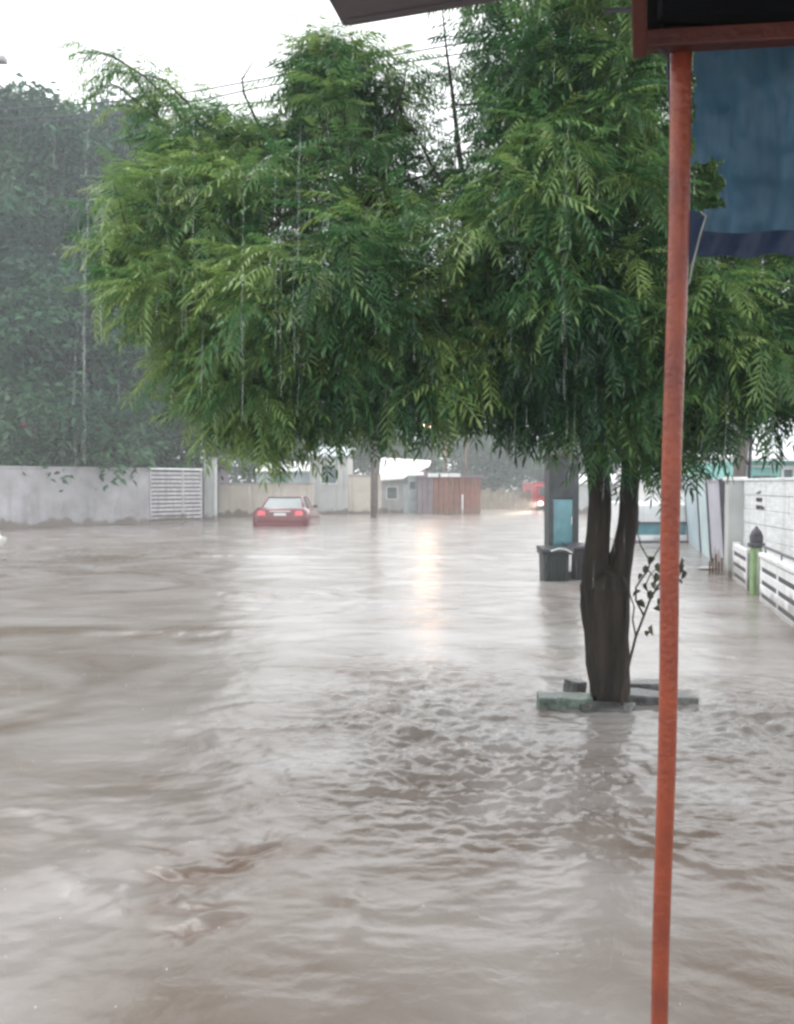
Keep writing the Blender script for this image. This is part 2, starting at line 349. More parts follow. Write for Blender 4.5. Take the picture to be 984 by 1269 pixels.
def rot_zy(yaw, pitch, roll):
    cy, sy = np.cos(yaw), np.sin(yaw); cp, sp = np.cos(pitch), np.sin(pitch); cr_, sr = np.cos(roll), np.sin(roll)
    z = np.zeros_like(cy); o = np.ones_like(cy)
    Rz = np.stack([cy, -sy, z, sy, cy, z, z, z, o], -1).reshape(-1, 3, 3)
    Ry = np.stack([cp, z, -sp, z, o, z, sp, z, cp], -1).reshape(-1, 3, 3)   # +pitch lifts the tip
    Rx = np.stack([o, z, z, z, cr_, -sr, z, sr, cr_], -1).reshape(-1, 3, 3)
    return Rz @ Ry @ Rx

def neem_tree():
    D0 = 5.8; base = G(756, 876)
    t = thing('neem_tree', 'large feathery green tree with a dark forked trunk standing in the flood', 'tree', (base.x, base.y, 0))
    o0 = Vector((base.x, base.y, 0))
    def q(px, py, D): return P(px, py, D) - o0
    def barktube(pts, rad, n=22, sub=14, amp=.10, seed=1):
        P_, R_ = [], []
        for i in range(len(pts) - 1):
            for k in range(sub):
                f = k / sub; p0 = pts[max(i - 1, 0)]; p1 = pts[i]; p2 = pts[i + 1]; p3 = pts[min(i + 2, len(pts) - 1)]
                P_.append(.5 * ((2 * p1) + (p2 - p0) * f + (2 * p0 - 5 * p1 + 4 * p2 - p3) * f * f + (3 * p1 - p0 - 3 * p2 + p3) * f**3))
                R_.append(rad[i] * (1 - f) + rad[i + 1] * f)
        P_.append(pts[-1]); R_.append(rad[-1])
        mb = MB(); mb.tube(P_, R_, n)
        for i in range(len(P_)):
            for k in range(n):
                a = k * 2 * math.pi / n; v = Vector(mb.v[i * n + k]); c = P_[i]
                nn = float(perlin(np.array([math.cos(a) * 2.6 + seed]), np.array([math.sin(a) * 2.6 + P_[i].z * 1.3 + seed]), 4)[0]) + .5 * float(perlin(np.array([k * .9 + seed]), np.array([P_[i].z * 5]), 5)[0])
                mb.v[i * n + k] = tuple(c + (v - c) * (1 + amp * 1.6 * nn))
        return mb
    tr = barktube([q(757, 960, D0), q(757, 878, D0), q(754, 820, D0), q(751, 750, D0), q(751, 728, D0), q(752, 712, D0), q(754, 700, D0)], [.15, .125, .135, .152, .155, .125, .03], 34, 16, .13)
    s1 = barktube([q(744, 790, D0), q(738, 720, D0), q(739, 685, D0), q(742, 650, D0 - .01), q(743, 610, D0 - .02), q(736, 560, D0 - .05), q(715, 480, D0 - .1)], [.095, .092, .082, .073, .070, .070, .06], 18, 10, .12, 3)
    s2 = barktube([q(760, 790, D0), q(764, 720, D0), q(771, 685, D0), q(778, 650, D0), q(780, 610, D0 + .02), q(786, 560, D0), q(797, 480, D0)], [.095, .088, .072, .062, .060, .064, .06], 18, 10, .12, 7)
    tr.add(s1.v, s1.f); tr.add(s2.v, s2.f)
    tr.build('trunk', M['bark'], t, smooth=True)
    # crown lobes (photo px, py, distance, radius x, radius z, weight)
    lob = [
     (135, 300, 5.6, .32, .38, .7), (185, 285, 5.9, .38, .42, .9), (190, 370, 5.5, .33, .36, .8), (250, 290, 5.7, .45, .5, 1.2), (250, 400, 5.4, .42, .45, 1.1), (235, 450, 5.5, .3, .32, .6),
     (290, 500, 5.3, .34, .34, .9), (345, 400, 5.1, .45, .5, 1.3), (350, 520, 5.2, .36, .34, .9), (330, 560, 5.4, .25, .2, .45), (290, 545, 5.5, .2, .2, .4),
     (350, 270, 5.6, .45, .5, 1.2), (430, 340, 5.0, .45, .5, 1.3), (440, 470, 5.1, .42, .45, 1.2), (430, 550, 5.4, .28, .22, .5), (470, 535, 5.6, .25, .22, .5),
     (430, 200, 5.9, .42, .5, 1.1), (420, 110, 6.2, .32, .4, .75), (400, 70, 6.4, .2, .2, .3), (455, 140, 6.3, .24, .35, .4), (470, 250, 5.8, .35, .4, .8),
     (520, 340, 5.3, .4, .45, 1.1), (530, 450, 5.2, .42, .42, 1.2), (560, 510, 5.4, .35, .25, .8), (600, 400, 5.3, .45, .5, 1.2), (630, 500, 5.3, .4, .35, 1.1), (650, 525, 5.5, .25, .22, .5),
     (650, 300, 4.9, .34, .36, 1.0), (690, 240, 5.0, .45, .42, 1.2), (672, 120, 5.4, .36, .5, 1.2), (668, 30, 5.6, .32, .4, .9), (720, 50, 5.3, .5, .45, 1.3), (740, 140, 5.1, .45, .45, 1.2), (790, 80, 5.4, .45, .5, 1.0),
     (720, 360, 4.9, .42, .4, 1.1), (700, 440, 5.1, .45, .45, 1.2), (770, 460, 5.0, .40, .4, 1.1), (740, 540, 5.2, .38, .26, .9), (800, 540, 5.3, .35, .25, .7), (690, 520, 5.6, .25, .22, .5),
     (790, 260, 5.1, .45, .5, 1.1), (800, 370, 5.0, .4, .4, 1.1), (870, 410, 4.9, .42, .38, 1.2), (880, 510, 5.2, .42, .26, .9), (950, 480, 5.0, .45, .36, 1.1), (940, 380, 5.3, .45, .4, 1.0),
     (900, 250, 5.5, .5, .6, 1.2), (900, 110, 5.6, .5, .6, 1.0), (1010, 400, 5.3, .5, .6, 1.0), (1040, 260, 5.5, .6, .7, 1.0), (1030, 510, 5.3, .5, .3, .7), (1060, 110, 5.7, .6, .6, .8),
     # back of the crown
     (280, 330, 6.5, .6, .55, 1.0), (420, 300, 6.8, .7, .6, 1.3), (400, 440, 6.6, .7, .45, 1.2), (560, 380, 6.8, .7, .5, 1.4), (560, 480, 6.6, .6, .35, 1.1), (700, 330, 6.9, .7, .7, 1.5), (720, 470, 6.5, .7, .4, 1.2), (700, 150, 6.8, .7, .6, 1.2),
     (860, 300, 6.9, .8, .8, 1.4), (880, 460, 6.6, .7, .4, 1.1), (860, 90, 6.9, .8, .7, 1.0), (1000, 350, 6.9, .8, .7, 1.0),
     (230, 165, 6.2, .28, .24, .45), (290, 180, 6.3, .28, .24, .5), (185, 240, 6.0, .3, .22, .5), (400, 90, 6.3, .26, .3, .5), (460, 90, 6.4, .22, .26, .4), (880, 230, 5.3, .3, .35, .7),
     (800, 190, 5.9, .45, .4, 1.1), (860, 180, 6.3, .4, .4, .9), (770, 30, 5.9, .4, .4, .8),
     (345, 180, 6.3, .34, .3, .6), (390, 130, 6.2, .3, .4, .8), (490, 120, 6.5, .2, .3, .4), (300, 210, 6.1, .3, .26, .5), (535, 215, 6.9, .34, .25, .3), (565, 100, 6.9, .2, .3, .12), (500, 240, 6.3, .25, .22, .35), (620, 200, 5.6, .3, .4, .7),
     (640, -90, 5.8, .6, .5, 1.3), (760, -110, 5.4, .7, .6, 1.5), (900, -80, 5.6, .7, .6, 1.4), (1040, -60, 5.7, .7, .7, 1.3), (800, -60, 6.8, .8, .6, 1.2), (560, -60, 6.6, .35, .3, .4), (960, -120, 6.8, .8, .6, 1.2),
     (620, 420, 5.9, .5, .4, 1.2), (740, 400, 5.8, .5, .4, 1.2), (860, 380, 5.9, .5, .4, 1.2), (500, 420, 5.9, .5, .35, 1.0), (680, 300, 5.7, .5, .45, 1.2), (780, 600, 5.4, .22, .10, .4), (860, 570, 5.4, .3, .12, .5),
     # thin sprays against the sky
     (300, 170, 6.3, .30, .22, .35), (250, 190, 6.2, .32, .25, .45), (345, 190, 6.2, .25, .22, .35), (220, 120, 6.4, .22, .16, .22), (520, 200, 6.3, .22, .25, .14), (565, 130, 6.2, .2, .35, .14), (580, 200, 6.0, .16, .25, .16), (600, 60, 5.9, .14, .3, .2),
     (200, 225, 6.1, .3, .2, .4), (270, 230, 6.0, .35, .22, .55), (160, 85, 6.5, .22, .1, .10),
    ]
    # limbs from the two stems to each lobe
    hubs = [q(690, 440, 5.6), q(610, 360, 5.6), q(590, 270, 5.7), q(500, 400, 5.5), q(380, 400, 5.5), q(800, 380, 5.6), q(760, 250, 5.6), q(900, 400, 5.4), q(700, 130, 5.6), q(440, 250, 5.8), q(280, 320, 5.7)]
    def limb(a, b, r0, r1, sag=.06, n=7):
        mid = (a + b) / 2 + Vector((random.uniform(-.08, .08), random.uniform(-.08, .08), sag)); pts = []
        K = 7
        for k in range(K):
            f = k / (K - 1); pts.append(a * (1 - f)**2 + mid * 2 * f * (1 - f) + b * f * f)
        return MB().tube(pts, [r0 + (r1 - r0) * k / (K - 1) for k in range(K)], n)
    A = q(715, 485, D0 - .1); B = q(795, 485, D0)
    hub_par = [A, hubs[0], hubs[1], hubs[0], hubs[3], B, hubs[5], B, hubs[6], hubs[2], hubs[4]]
    hub_r = [.058, .045, .04, .04, .03, .055, .045, .04, .035, .028, .024]
    for h, p, r in zip(hubs, hub_par, hub_r): limb(p, h, r + .008, r, .03, 9).build('limb', M['bark'], t, smooth=True)
    # dark bare branch rising into the gap of sky
    MB().tube([q(590, 275, 5.7), q(575, 235, 5.8), q(568, 180, 5.9), q(560, 110, 6.0), q(553, 60, 6.0), q(548, 10, 6.1)], [.026, .022, .017, .012, .008, .005], 7).build('limb', M['bark'], t, smooth=True)
    MB().tube([q(585, 270, 5.7), q(556, 240, 5.8), q(535, 205, 5.9), q(515, 165, 6.1)], [.022, .017, .012, .006], 7).build('limb', M['bark'], t, smooth=True)
    MB().tube([q(345, 200, 6.2), q(318, 150, 6.2), q(302, 115, 6.2), q(300, 98, 6.2), q(317, 71, 6.2)], [.014, .01, .008, .007, .004], 6).build('limb', M['bark'], t, smooth=True)
    tw = MB(); pos = []; dirs = []; young = []; ltone = []; lt = []
    per = 31
    for (px, py, D, rx, rz, wt) in lob:
        py -= 45 * min(1, max(0, (py - 380) / 120)); rz *= 1 - .22 * min(1, max(0, (py - 380) / 90))
        if px < 330 and py > 200: px += (330 - px) * .13; rx *= .9
        ltone.append(.46 + .17 * rng.normal() + (.20 if px < 330 else .13 if px < 480 else .08 if px > 640 and py < 200 else 0))  # left lobes toned lighter: sky glare put into the leaf tint
        c = q(px, py, D); hb = min(hubs, key=lambda h: (h - c).length)
        limb(hb, c, .016, .008, .02, 6).v
        l = limb(hb, c, .016, .008, .02, 6); tw.add(l.v, l.f)
        n = max(3, int(per * wt))
        for k in range(n):
            d = Vector(rng.normal(size=3)); d.normalize(); rr = rng.random()**.45
            p = c + Vector((d.x * rx, d.y * rx * .95, d.z * rz)) * rr
            pos.append(p); dirs.append(d); young.append(rr); lt.append(ltone[-1])
            if k % 2 == 0: tw.tube([c, (c + p) / 2 + Vector((0, 0, .02)), p], [.006, .004, .0025], 4, False)
    # long separate sprays at upper left
    for pts in ([(250, 190), (215, 130), (180, 95), (140, 70), (105, 58)], [(260, 180), (235, 130), (205, 100), (170, 90)], [(330, 190), (300, 160), (275, 135)],
                [(240, 200), (200, 150), (150, 110), (120, 95)], [(420, 120), (395, 75), (380, 50)], [(440, 150), (410, 90), (425, 50)], [(200, 300), (150, 260), (110, 255)], [(480, 160), (500, 110), (505, 75)]):
        pp = [q(x, y, 6.2) for x, y in pts]; tw.tube(pp, [.008] * (len(pp) - 1) + [.002], 4, False)
        for i in range(len(pp) - 1):
            for f in (0, .33, .67):
                pos.append(pp[i].lerp(pp[i + 1], f)); dirs.append((pp[i + 1] - pp[i]).normalized()); young.append(-1); lt.append(.5)
        pos.append(pp[-1]); dirs.append((pp[-1] - pp[-2]).normalized()); young.append(-1); lt.append(.5)
    twig = tw.build('twig', M['twig'], t); tag(twig, kind='stuff')
    # leaves in rosettes at every twig tip
    pos = np.array([tuple(p) for p in pos]); dirs = np.array([tuple(d) for d in dirs]); yg = np.array(young)
    PL, YW, PT, RL, SC, TN = [], [], [], [], [], []
    for p, d, y, l0 in zip(pos, dirs, yg, lt):
        out = math.atan2(d[1], d[0]); spray = y < 0
        nl = rng.integers(3, 5) if spray else rng.integers(8, 12)
        tone = np.clip(l0 + .15 * rng.normal() + .14 * d[2] + (.05 if spray else 0), .02, .98)  # upward leaves toned lighter, top light painted into the tint
        for k in range(nl):
            a = k * 2.4 + rng.random() * .5
            yaw = out + (((a + np.pi) % (2 * np.pi)) - np.pi) * (.22 if spray else .62 if abs(d[2]) < .7 else 1)
            el = rng.uniform(-.95, .55) + .25 * d[2]
            PL.append(p + rng.normal(size=3) * .012); YW.append(yaw); PT.append(el); RL.append(rng.normal() * .35)
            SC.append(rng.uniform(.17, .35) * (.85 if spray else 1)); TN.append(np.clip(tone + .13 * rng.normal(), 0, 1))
    PL = np.array(PL); YW = np.array(YW); PT = np.array(PT); RL = np.array(RL); SC = np.array(SC); TN = np.array(TN); N = len(PL)
    kind = rng.integers(0, len(LEAVES), N); R = rot_zy(YW, PT, RL)
    # the 300 leaves nearest the camera are parts of their own
    wp = PL + np.array(o0)[None]; vis = (np.abs(wp[:, 0] / wp[:, 1]) < .44) & (wp[:, 2] - EYE < wp[:, 1] * .52)
    dist = np.linalg.norm(wp - np.array([0, 0, EYE]), axis=1) - 4 * (SC) + np.where(vis, 0, 50)
    order = np.argsort(dist); near = order[:300]; rest = order[300:]
    protos = {}
    for i in near:
        tb = int(min(4, TN[i] * 5)); key = (int(kind[i]), tb)
        if key not in protos:
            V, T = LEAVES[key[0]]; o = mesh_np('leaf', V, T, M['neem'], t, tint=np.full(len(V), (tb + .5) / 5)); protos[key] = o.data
        else: o = bpy.data.objects.new('leaf', protos[key]); C.objects.link(o); o.parent = t
        m = Matrix(R[i].tolist()).to_4x4(); o.matrix_local = Matrix.Translation(PL[i].tolist()) @ m @ Matrix.Scale(float(SC[i]), 4)
    Vs, Ts, Tn, off = [], [], [], 0
    for kk in range(len(LEAVES)):
        V, T = LEAVES[kk]; ids = rest[kind[rest] == kk]
        W = np.einsum('nij,vj->nvi', R[ids], V) * SC[ids][:, None, None] + PL[ids][:, None, :]
        n = len(V); Vs.append(W.reshape(-1, 3)); Tn.append(np.repeat(TN[ids], n))
        Ts.append((T[None] + (np.arange(len(ids)) * n)[:, None, None]).reshape(-1, 3) + off); off += n * len(ids)
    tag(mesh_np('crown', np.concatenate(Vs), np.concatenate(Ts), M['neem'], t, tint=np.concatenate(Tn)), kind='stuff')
    tag(t, None); print('neem leaves', N, 'tris', sum(len(x) for x in Ts))
neem_tree()

def leafy_tree(name, label, base, lobes, nleaf, size, m, trunk_r, cat='tree', group=None, droop=.7, fork=2.0, trunk_m=None):
    """lobes: (x,y,z,rx,rz) relative to the base; leaves are small folded blades in clumps"""
    t = thing(name, label, cat, base, 0, group)
    tb = MB(); K = 8; cz = np.mean([l[2] for l in lobes])
    tb.tube([(0.15 * math.sin(k * 1.3), .1 * math.cos(k), -.5 + k * (fork + .5) / (K - 1)) for k in range(K)], [trunk_r * (1.25 - .5 * k / (K - 1)) for k in range(K)], 10)
    tb.build('trunk', trunk_m or M['bark'], t, smooth=True)
    top = Vector((0.15 * math.sin(7 * 1.3), .1 * math.cos(7), fork - .05))
    for l in lobes[:10]:
        e = Vector(l[:3]); mid = (top + e) / 2 + Vector((0, 0, -.1 * e.z))
        MB().tube([top, top.lerp(mid, .5) + Vector((0, 0, .1)), mid, mid.lerp(e, .5), e], [trunk_r * .5, trunk_r * .42, trunk_r * .33, trunk_r * .22, trunk_r * .1], 6).build('limb', trunk_m or M['bark'], t, smooth=True)
    vol = np.array([l[3]**2 * l[4] for l in lobes])**.75; prob = vol / vol.sum()
    Vs, Tn = [], []
    ncl = nleaf // 14; nsub = max(8, ncl // 40); sub = max(.35, size * 3.6)
    li = rng.choice(len(lobes), nsub, p=prob); L = np.array(lobes)[li]
    d0 = rng.normal(size=(nsub, 3)); d0 /= np.linalg.norm(d0, axis=1)[:, None]; rr = rng.random(nsub)**.4
    sc_ = L[:, :3] + d0 * np.stack([L[:, 3], L[:, 3], L[:, 4]], -1) * rr[:, None]
    si = rng.integers(0, nsub, ncl); d = rng.normal(size=(ncl, 3)); d[:, 2] += .45; d += d0[si] * .6; d /= np.linalg.norm(d, axis=1)[:, None]
    srad = sub * rng.uniform(.7, 1.5, nsub)
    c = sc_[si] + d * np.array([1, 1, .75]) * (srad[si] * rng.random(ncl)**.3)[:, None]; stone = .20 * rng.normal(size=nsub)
    tone = np.clip(.42 + stone[si] + .1 * rng.normal(size=ncl) + .15 * d[:, 2], 0, 1)  # clump tops lighter: light from above put into the tint
    c = np.repeat(c, 14, 0); tone = np.repeat(tone, 14); n = len(c)
    p = c + rng.normal(size=(n, 3)) * size * .8
    a = rng.random(n) * 2 * np.pi; dn = -rng.random(n) * droop * 1.6 + .3
    dr = np.stack([np.cos(a) * np.cos(dn), np.sin(a) * np.cos(dn), np.sin(dn)], -1)
    sd_ = np.cross(dr, rng.normal(size=(n, 3))); sd_ /= np.linalg.norm(sd_, axis=1)[:, None]
    s = size * rng.uniform(.7, 1.3, n)[:, None]
    V = np.stack([p, p + dr * s * .5 + sd_ * s * .2, p + dr * s + np.array([0, 0, -.15]) * s, p + dr * s * .5 - sd_ * s * .2], 1).reshape(-1, 3)
    Q = np.arange(4 * n).reshape(-1, 4)
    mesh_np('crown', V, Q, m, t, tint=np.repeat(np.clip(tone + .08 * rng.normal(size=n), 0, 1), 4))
    return t

def lobes_px(spec, base):
    out = []
    for (px, py, D, rx, rz) in spec:
        p = P(px, py, D) - Vector(base); out.append((p.x, p.y, p.z, rx, rz))
    return out
# the big dark tree behind the left wall and its smaller neighbour
b = Vector((X(60, 38), 38, -.5))
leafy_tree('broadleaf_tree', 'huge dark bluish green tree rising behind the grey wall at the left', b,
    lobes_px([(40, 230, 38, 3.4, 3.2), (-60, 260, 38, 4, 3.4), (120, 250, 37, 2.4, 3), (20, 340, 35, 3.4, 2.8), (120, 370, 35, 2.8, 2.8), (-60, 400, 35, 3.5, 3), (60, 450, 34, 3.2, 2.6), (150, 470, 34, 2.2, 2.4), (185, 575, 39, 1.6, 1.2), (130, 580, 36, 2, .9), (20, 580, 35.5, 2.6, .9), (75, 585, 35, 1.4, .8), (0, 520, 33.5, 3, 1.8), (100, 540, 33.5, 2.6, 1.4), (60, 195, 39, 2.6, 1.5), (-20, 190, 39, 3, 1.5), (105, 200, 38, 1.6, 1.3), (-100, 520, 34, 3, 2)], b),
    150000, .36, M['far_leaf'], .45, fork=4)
b = Vector((X(190, 40), 40, -.5))
leafy_tree('rounded_tree', 'smaller rounded dark tree beside the slatted gate, right of the huge left tree', b,
    lobes_px([(160, 230, 40, 1.9, 2.2), (185, 300, 40, 2.2, 2.6), (210, 400, 39, 2.0, 2.6), (190, 500, 38.5, 2.2, 2.4), (225, 520, 39, 1.4, 1.8), (150, 190, 40, 1.2, 1.2), (235, 470, 40, 1.2, 2)], b),
    60000, .33, M['far_leaf'], .28, fork=3)
# pale trees far down the street
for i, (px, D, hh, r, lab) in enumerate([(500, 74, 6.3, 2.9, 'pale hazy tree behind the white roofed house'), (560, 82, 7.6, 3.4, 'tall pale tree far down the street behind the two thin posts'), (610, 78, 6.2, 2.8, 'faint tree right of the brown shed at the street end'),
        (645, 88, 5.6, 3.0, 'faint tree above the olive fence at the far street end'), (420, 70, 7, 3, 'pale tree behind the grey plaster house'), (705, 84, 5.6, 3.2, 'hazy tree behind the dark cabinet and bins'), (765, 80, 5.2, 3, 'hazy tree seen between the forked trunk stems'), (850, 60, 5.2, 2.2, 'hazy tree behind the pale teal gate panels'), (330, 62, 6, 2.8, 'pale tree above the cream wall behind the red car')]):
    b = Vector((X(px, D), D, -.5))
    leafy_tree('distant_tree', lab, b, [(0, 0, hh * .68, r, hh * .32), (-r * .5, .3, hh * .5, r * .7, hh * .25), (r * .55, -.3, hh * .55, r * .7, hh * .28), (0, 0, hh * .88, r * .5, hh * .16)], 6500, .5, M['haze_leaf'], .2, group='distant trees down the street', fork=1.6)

# ------------------------------------------------------------------ left wall, slatted gate, gate pier
def seg_frame(a, b):
    """parent frame with x along a->b"""
    d = b - a; return math.atan2(d.y, d.x), d.length
a = G(-160, 660.5); b = G(184, 648.5); rz, L = seg_frame(a, b)
t = thing('boundary_wall', 'long plain grey rendered wall along the left side below the dark trees', 'wall', (a.x, a.y, 0), rz)
MB().box(0, L, -.1, .1, -.6, 1.98).build('wall_panel', M['concrete'], t, bevel=.01)
MB().box(-.02, L + .02, -.13, .13, 1.98, 2.05).build('coping', M['concrete'], t, bevel=.01)
ga = b + Vector((.05, 0, 0)); gb = G(250, 646); rz, L = seg_frame(ga, gb)
t = thing('slatted_gate', 'grey gate of horizontal metal slats in the left wall', 'gate', (ga.x, ga.y, 0), rz)
for k in range(13):
    z = -.02 + k * .152
    MB().box(.05, L - .05, -.02, .02, z, z + .10, Matrix.Rotation(.0, 4, 'X')).build('slat', M['slat'], t, bevel=.006)
for x in (0, L * .62, L - .05): MB().box(x, x + .06, -.035, .045, -.5, 1.98).build('stile', M['slat'], t, bevel=.006)
MB().box(-.02, L + .02, -.05, .05, 1.985, 2.06).build('top_rail', M['white'], t, bevel=.01)
MB().box(.02, L - .02, .05, .07, -.5, 1.95).build('gap_shade_sheet', M['plum'], t)  # dark sheet added as the shade in the gaps between slats
pa = G(252, 645); pb = G(271, 644)
t = thing('gate_pier', 'pale concrete pier at the right end of the slatted gate', 'pier', (pa.x, pa.y + .1, 0), 0)
wd = (pb - pa).x
MB().box(0, wd, 0, .5, -.6, 2.45).build('shaft', M['greywall'], t, bevel=.02)
MB().box(-.05, wd + .05, -.05, .55, 2.45, 2.53).build('cap', M['concrete'], t, bevel=.02)
t = thing('lean_to_shed', 'dark grey shed with a pale roof edge just behind the slatted gate', 'shed', (X(238, 40), 40, 0), 0)
MB().box(-2.4, 1.2, 0, 2.5, -.6, 2.6).build('wall_panel', M['plum'], t)
MB().prism([(-.75, 2.75), (1.1, 2.75), (1.6, 2.3), (1.6, 2.4), (1.15, 2.84), (-.75, 2.84)], -.2, 2.7).build('roof', M['galv'], t)
# small garden plants showing over the wall
for i, (px, py, D, r, lab) in enumerate([(55, 545, 30.6, .75, 'bush with long bright leaves hanging over the grey wall'), (15, 530, 30.2, .8, 'bush with one red flower above the wall at the far left'), (150, 555, 33.3, .7, 'low dark bush above the wall near the slatted gate')]):
    b = Vector((X(px, D), D + .6, -.5)); c = P(px, py, D + .6) - b
    t = leafy_tree('garden_bush', lab, b, [(c.x, c.y, c.z, r, r * .7), (c.x + .4, 0, c.z - .6, r * .8, .5), (c.x - .4, .1, c.z - .8, r * .7, .5)], 1600, .3, leafmat('bush_leaf', (.02, .06, .03), (.05, .14, .06), (.12, .26, .12)), .05, 'bush', fork=1.2)
    if i == 1:
        MB().lathe([(.01, -.08), (.09, -.03), (.11, .03), (.03, .07)], P(30, 527, 30.0) - b, 8).build('flower', M['truckred'], t, smooth=True)

# ------------------------------------------------------------------ red car
def car(name, label, loc, rz, paint, Wd=1.72, Lc=4.2, depth=.38):
    """sedan, rear at y=0 facing the camera, x centred; z=0 road level under the water"""
    t = thing(name, label, 'car', (loc[0], loc[1], -depth), rz)
    # body loft: station y, half width, bottom z, top z
    st = [(0, .74, .42, .78), (.03, .82, .34, 1.00), (.14, .85, .26, 1.06), (.6, .86, .22, 1.07), (1.1, .86, .22, 1.05), (2.6, .86, .22, 1.0), (3.1, .86, .22, .96), (3.7, .83, .24, .86), (4.05, .76, .3, .74), (4.18, .62, .38, .6)]
    V = []; Fq = []; n = 12
    for (y, hw, z0, z1) in st:
        s = Wd / 1.72; ring = [(-.55, 0), (-.95, .06), (-1, .3), (-1, .62), (-.96, .86), (-.82, 1), (.82, 1), (.96, .86), (1, .62), (1, .3), (.95, .06), (.55, 0)]
        for (a, b) in ring: V.append((a * hw * s, y, z0 + b * (z1 - z0)))
    for i in range(len(st) - 1):
        for k in range(n): Fq.append((i * n + k, i * n + (k + 1) % n, (i + 1) * n + (k + 1) % n, (i + 1) * n + k))
    Fq.append(tuple(range(n))); Fq.append(tuple(range((len(st) - 1) * n, len(st) * n))[::-1])
    body = MB().add(V, Fq).build('body', paint, t, smooth=True)
    # cabin: glasshouse and roof
    def cab(z0, z1, ins, y0, y1, y2, y3): return None
    gh = MB(); g = [(.60, .74, 1.05), (1.12, .60, 1.40), (2.35, .60, 1.41), (3.05, .74, 1.0)]
    V = []
    for y, hw, z in g: V += [(-hw, y, z), (hw, y, z)]
    V2 = [(-.76, .62, 1.02), (.76, .62, 1.02), (.76, 3.0, .98), (-.76, 3.0, .98)]
    MB().add([(-.60, 1.12, 1.395), (.60, 1.12, 1.395), (.60, 2.35, 1.40), (-.60, 2.35, 1.40), (-.62, 1.1, 1.44), (.62, 1.1, 1.44), (.62, 2.37, 1.445), (-.62, 2.37, 1.445)],
             [(0, 1, 2, 3), (4, 5, 6, 7), (0, 1, 5, 4), (1, 2, 6, 5), (2, 3, 7, 6), (3, 0, 4, 7)]).build('roof', paint, t, bevel=.015, smooth=True)
    MB().add([(-.70, .60, 1.05), (.70, .60, 1.05), (.57, 1.12, 1.40), (-.57, 1.12, 1.40)], [(0, 1, 2, 3)]).build('rear_window', M['glass'], t)
    MB().add([(-.70, 3.04, 1.0), (.70, 3.04, 1.0), (.57, 2.36, 1.40), (-.57, 2.36, 1.40)], [(0, 1, 2, 3)]).build('windscreen', M['glass'], t)
    for s in (-1, 1):
        MB().add([(s * .745, .66, 1.04), (s * .745, 3.0, 1.0), (s * .605, 2.33, 1.39), (s * .605, 1.14, 1.39)], [(0, 1, 2, 3)]).build('side_window', M['glass'], t)
        MB().tube([(s * .73, .60, 1.04), (s * .59, 1.12, 1.41)], .035, 6).build('pillar', paint, t, smooth=True)
        MB().tube([(s * .755, 1.75, 1.0), (s * .61, 1.75, 1.40)], .03, 6).build('pillar', paint, t, smooth=True)
        MB().tube([(s * .74, 3.04, .98), (s * .59, 2.36, 1.41)], .03, 6).build('pillar', paint, t, smooth=True)
        MB().prism([(s * .50, .80), (s * .76, .80), (s * .79, .88), (s * .74, .97), (s * .52, .95)], -.02, .1).build('tail_light', M['tail'], t, bevel=.012)
        for y in (.75, 3.35):
            wv = MB(); wv.v = []; prof = [(.12, -.09), (.30, -.10), (.315, -.06), (.315, .06), (.30, .10), (.12, .09)]
            m = Matrix.Translation((s * .80, y, .31)) @ Matrix.Rotation(math.pi / 2, 4, 'Y'); q = MB().lathe(prof, n=16); wv.add([m @ Vector(p) for p in q.v], q.f)
            wh = wv.build('wheel', M['rubber'], t, smooth=True)
            q = MB().lathe([(.02, .10), (.17, .105), (.19, .09), (.02, .08)], n=12); wv = MB(); m2 = Matrix.Translation((s * .80, y, .31)) @ Matrix.Rotation(s * math.pi / 2, 4, 'Y')
            wv.add([m2 @ Vector(p) for p in q.v], q.f); wv.build('rim', M['chrome'], wh)
        MB().box(s * .82, s * .98, 2.55, 2.68, 1.0, 1.12).build('mirror', paint, t, bevel=.02)
    MB().box(-.36, .36, -.012, .03, .93, .965).build('boot_trim', M['chrome'], t, bevel=.004)
    MB().box(-.21, .21, -.02, .02, .80, .89).build('number_plate', M['plate'], t, bevel=.004)
    MB().box(-.80, .80, -.06, .12, .40, .56).build('bumper', paint, t, bevel=.04)
    return t
rc = G(347, 652.5)
t = car('red_car', 'dark red saloon car stranded in deep flood water, seen from behind', (rc.x, rc.y, 0), -.03, M['red'], 1.95, depth=.43)
MB().box(.80, .90, 3.9, 4.02, .55, .68).build('headlight', M['amber'], t, bevel=.01)

# ------------------------------------------------------------------ houses and sheds in the middle distance
def block(name, label, cat, px0, px1, ptop, D, depth, m, roof=None, group=None, roofm=None, over=.15, front_roof=0):
    x0, x1 = X(px0, D), X(px1, D); zt = Z(ptop, D)
    t = thing(name, label, cat, ((x0 + x1) / 2, D, 0), 0, group); h = (x1 - x0) / 2
    MB().box(-h, h, 0, depth, -.6, zt).build('wall_panel', m, t, bevel=.01)
    if roofm is not None:
        MB().prism([(-over - front_roof, zt - .02), (depth + over, zt + depth * .12), (depth + over, zt + depth * .12 + .08), (-over - front_roof, zt + .06)], -h - over, h + over, 'x').build('roof', roofm, t)
    return t, h, zt
def window(t, x0, x1, z0, z1, y=0, gm=None, fm=None):
    w_ = MB(); e = .05
    w_.box(x0 - e, x1 + e, y - .05, y + .01, z0 - e, z0).box(x0 - e, x1 + e, y - .05, y + .01, z1, z1 + e).box(x0 - e, x0, y - .047, y + .008, z0, z1).box(x1, x1 + e, y - .047, y + .008, z0, z1)
    o = w_.build('window', fm or M['white'], t); MB().box(x0, x1, y - .02, y + .005, z0, z1).build('pane', gm or M['glass'], o)
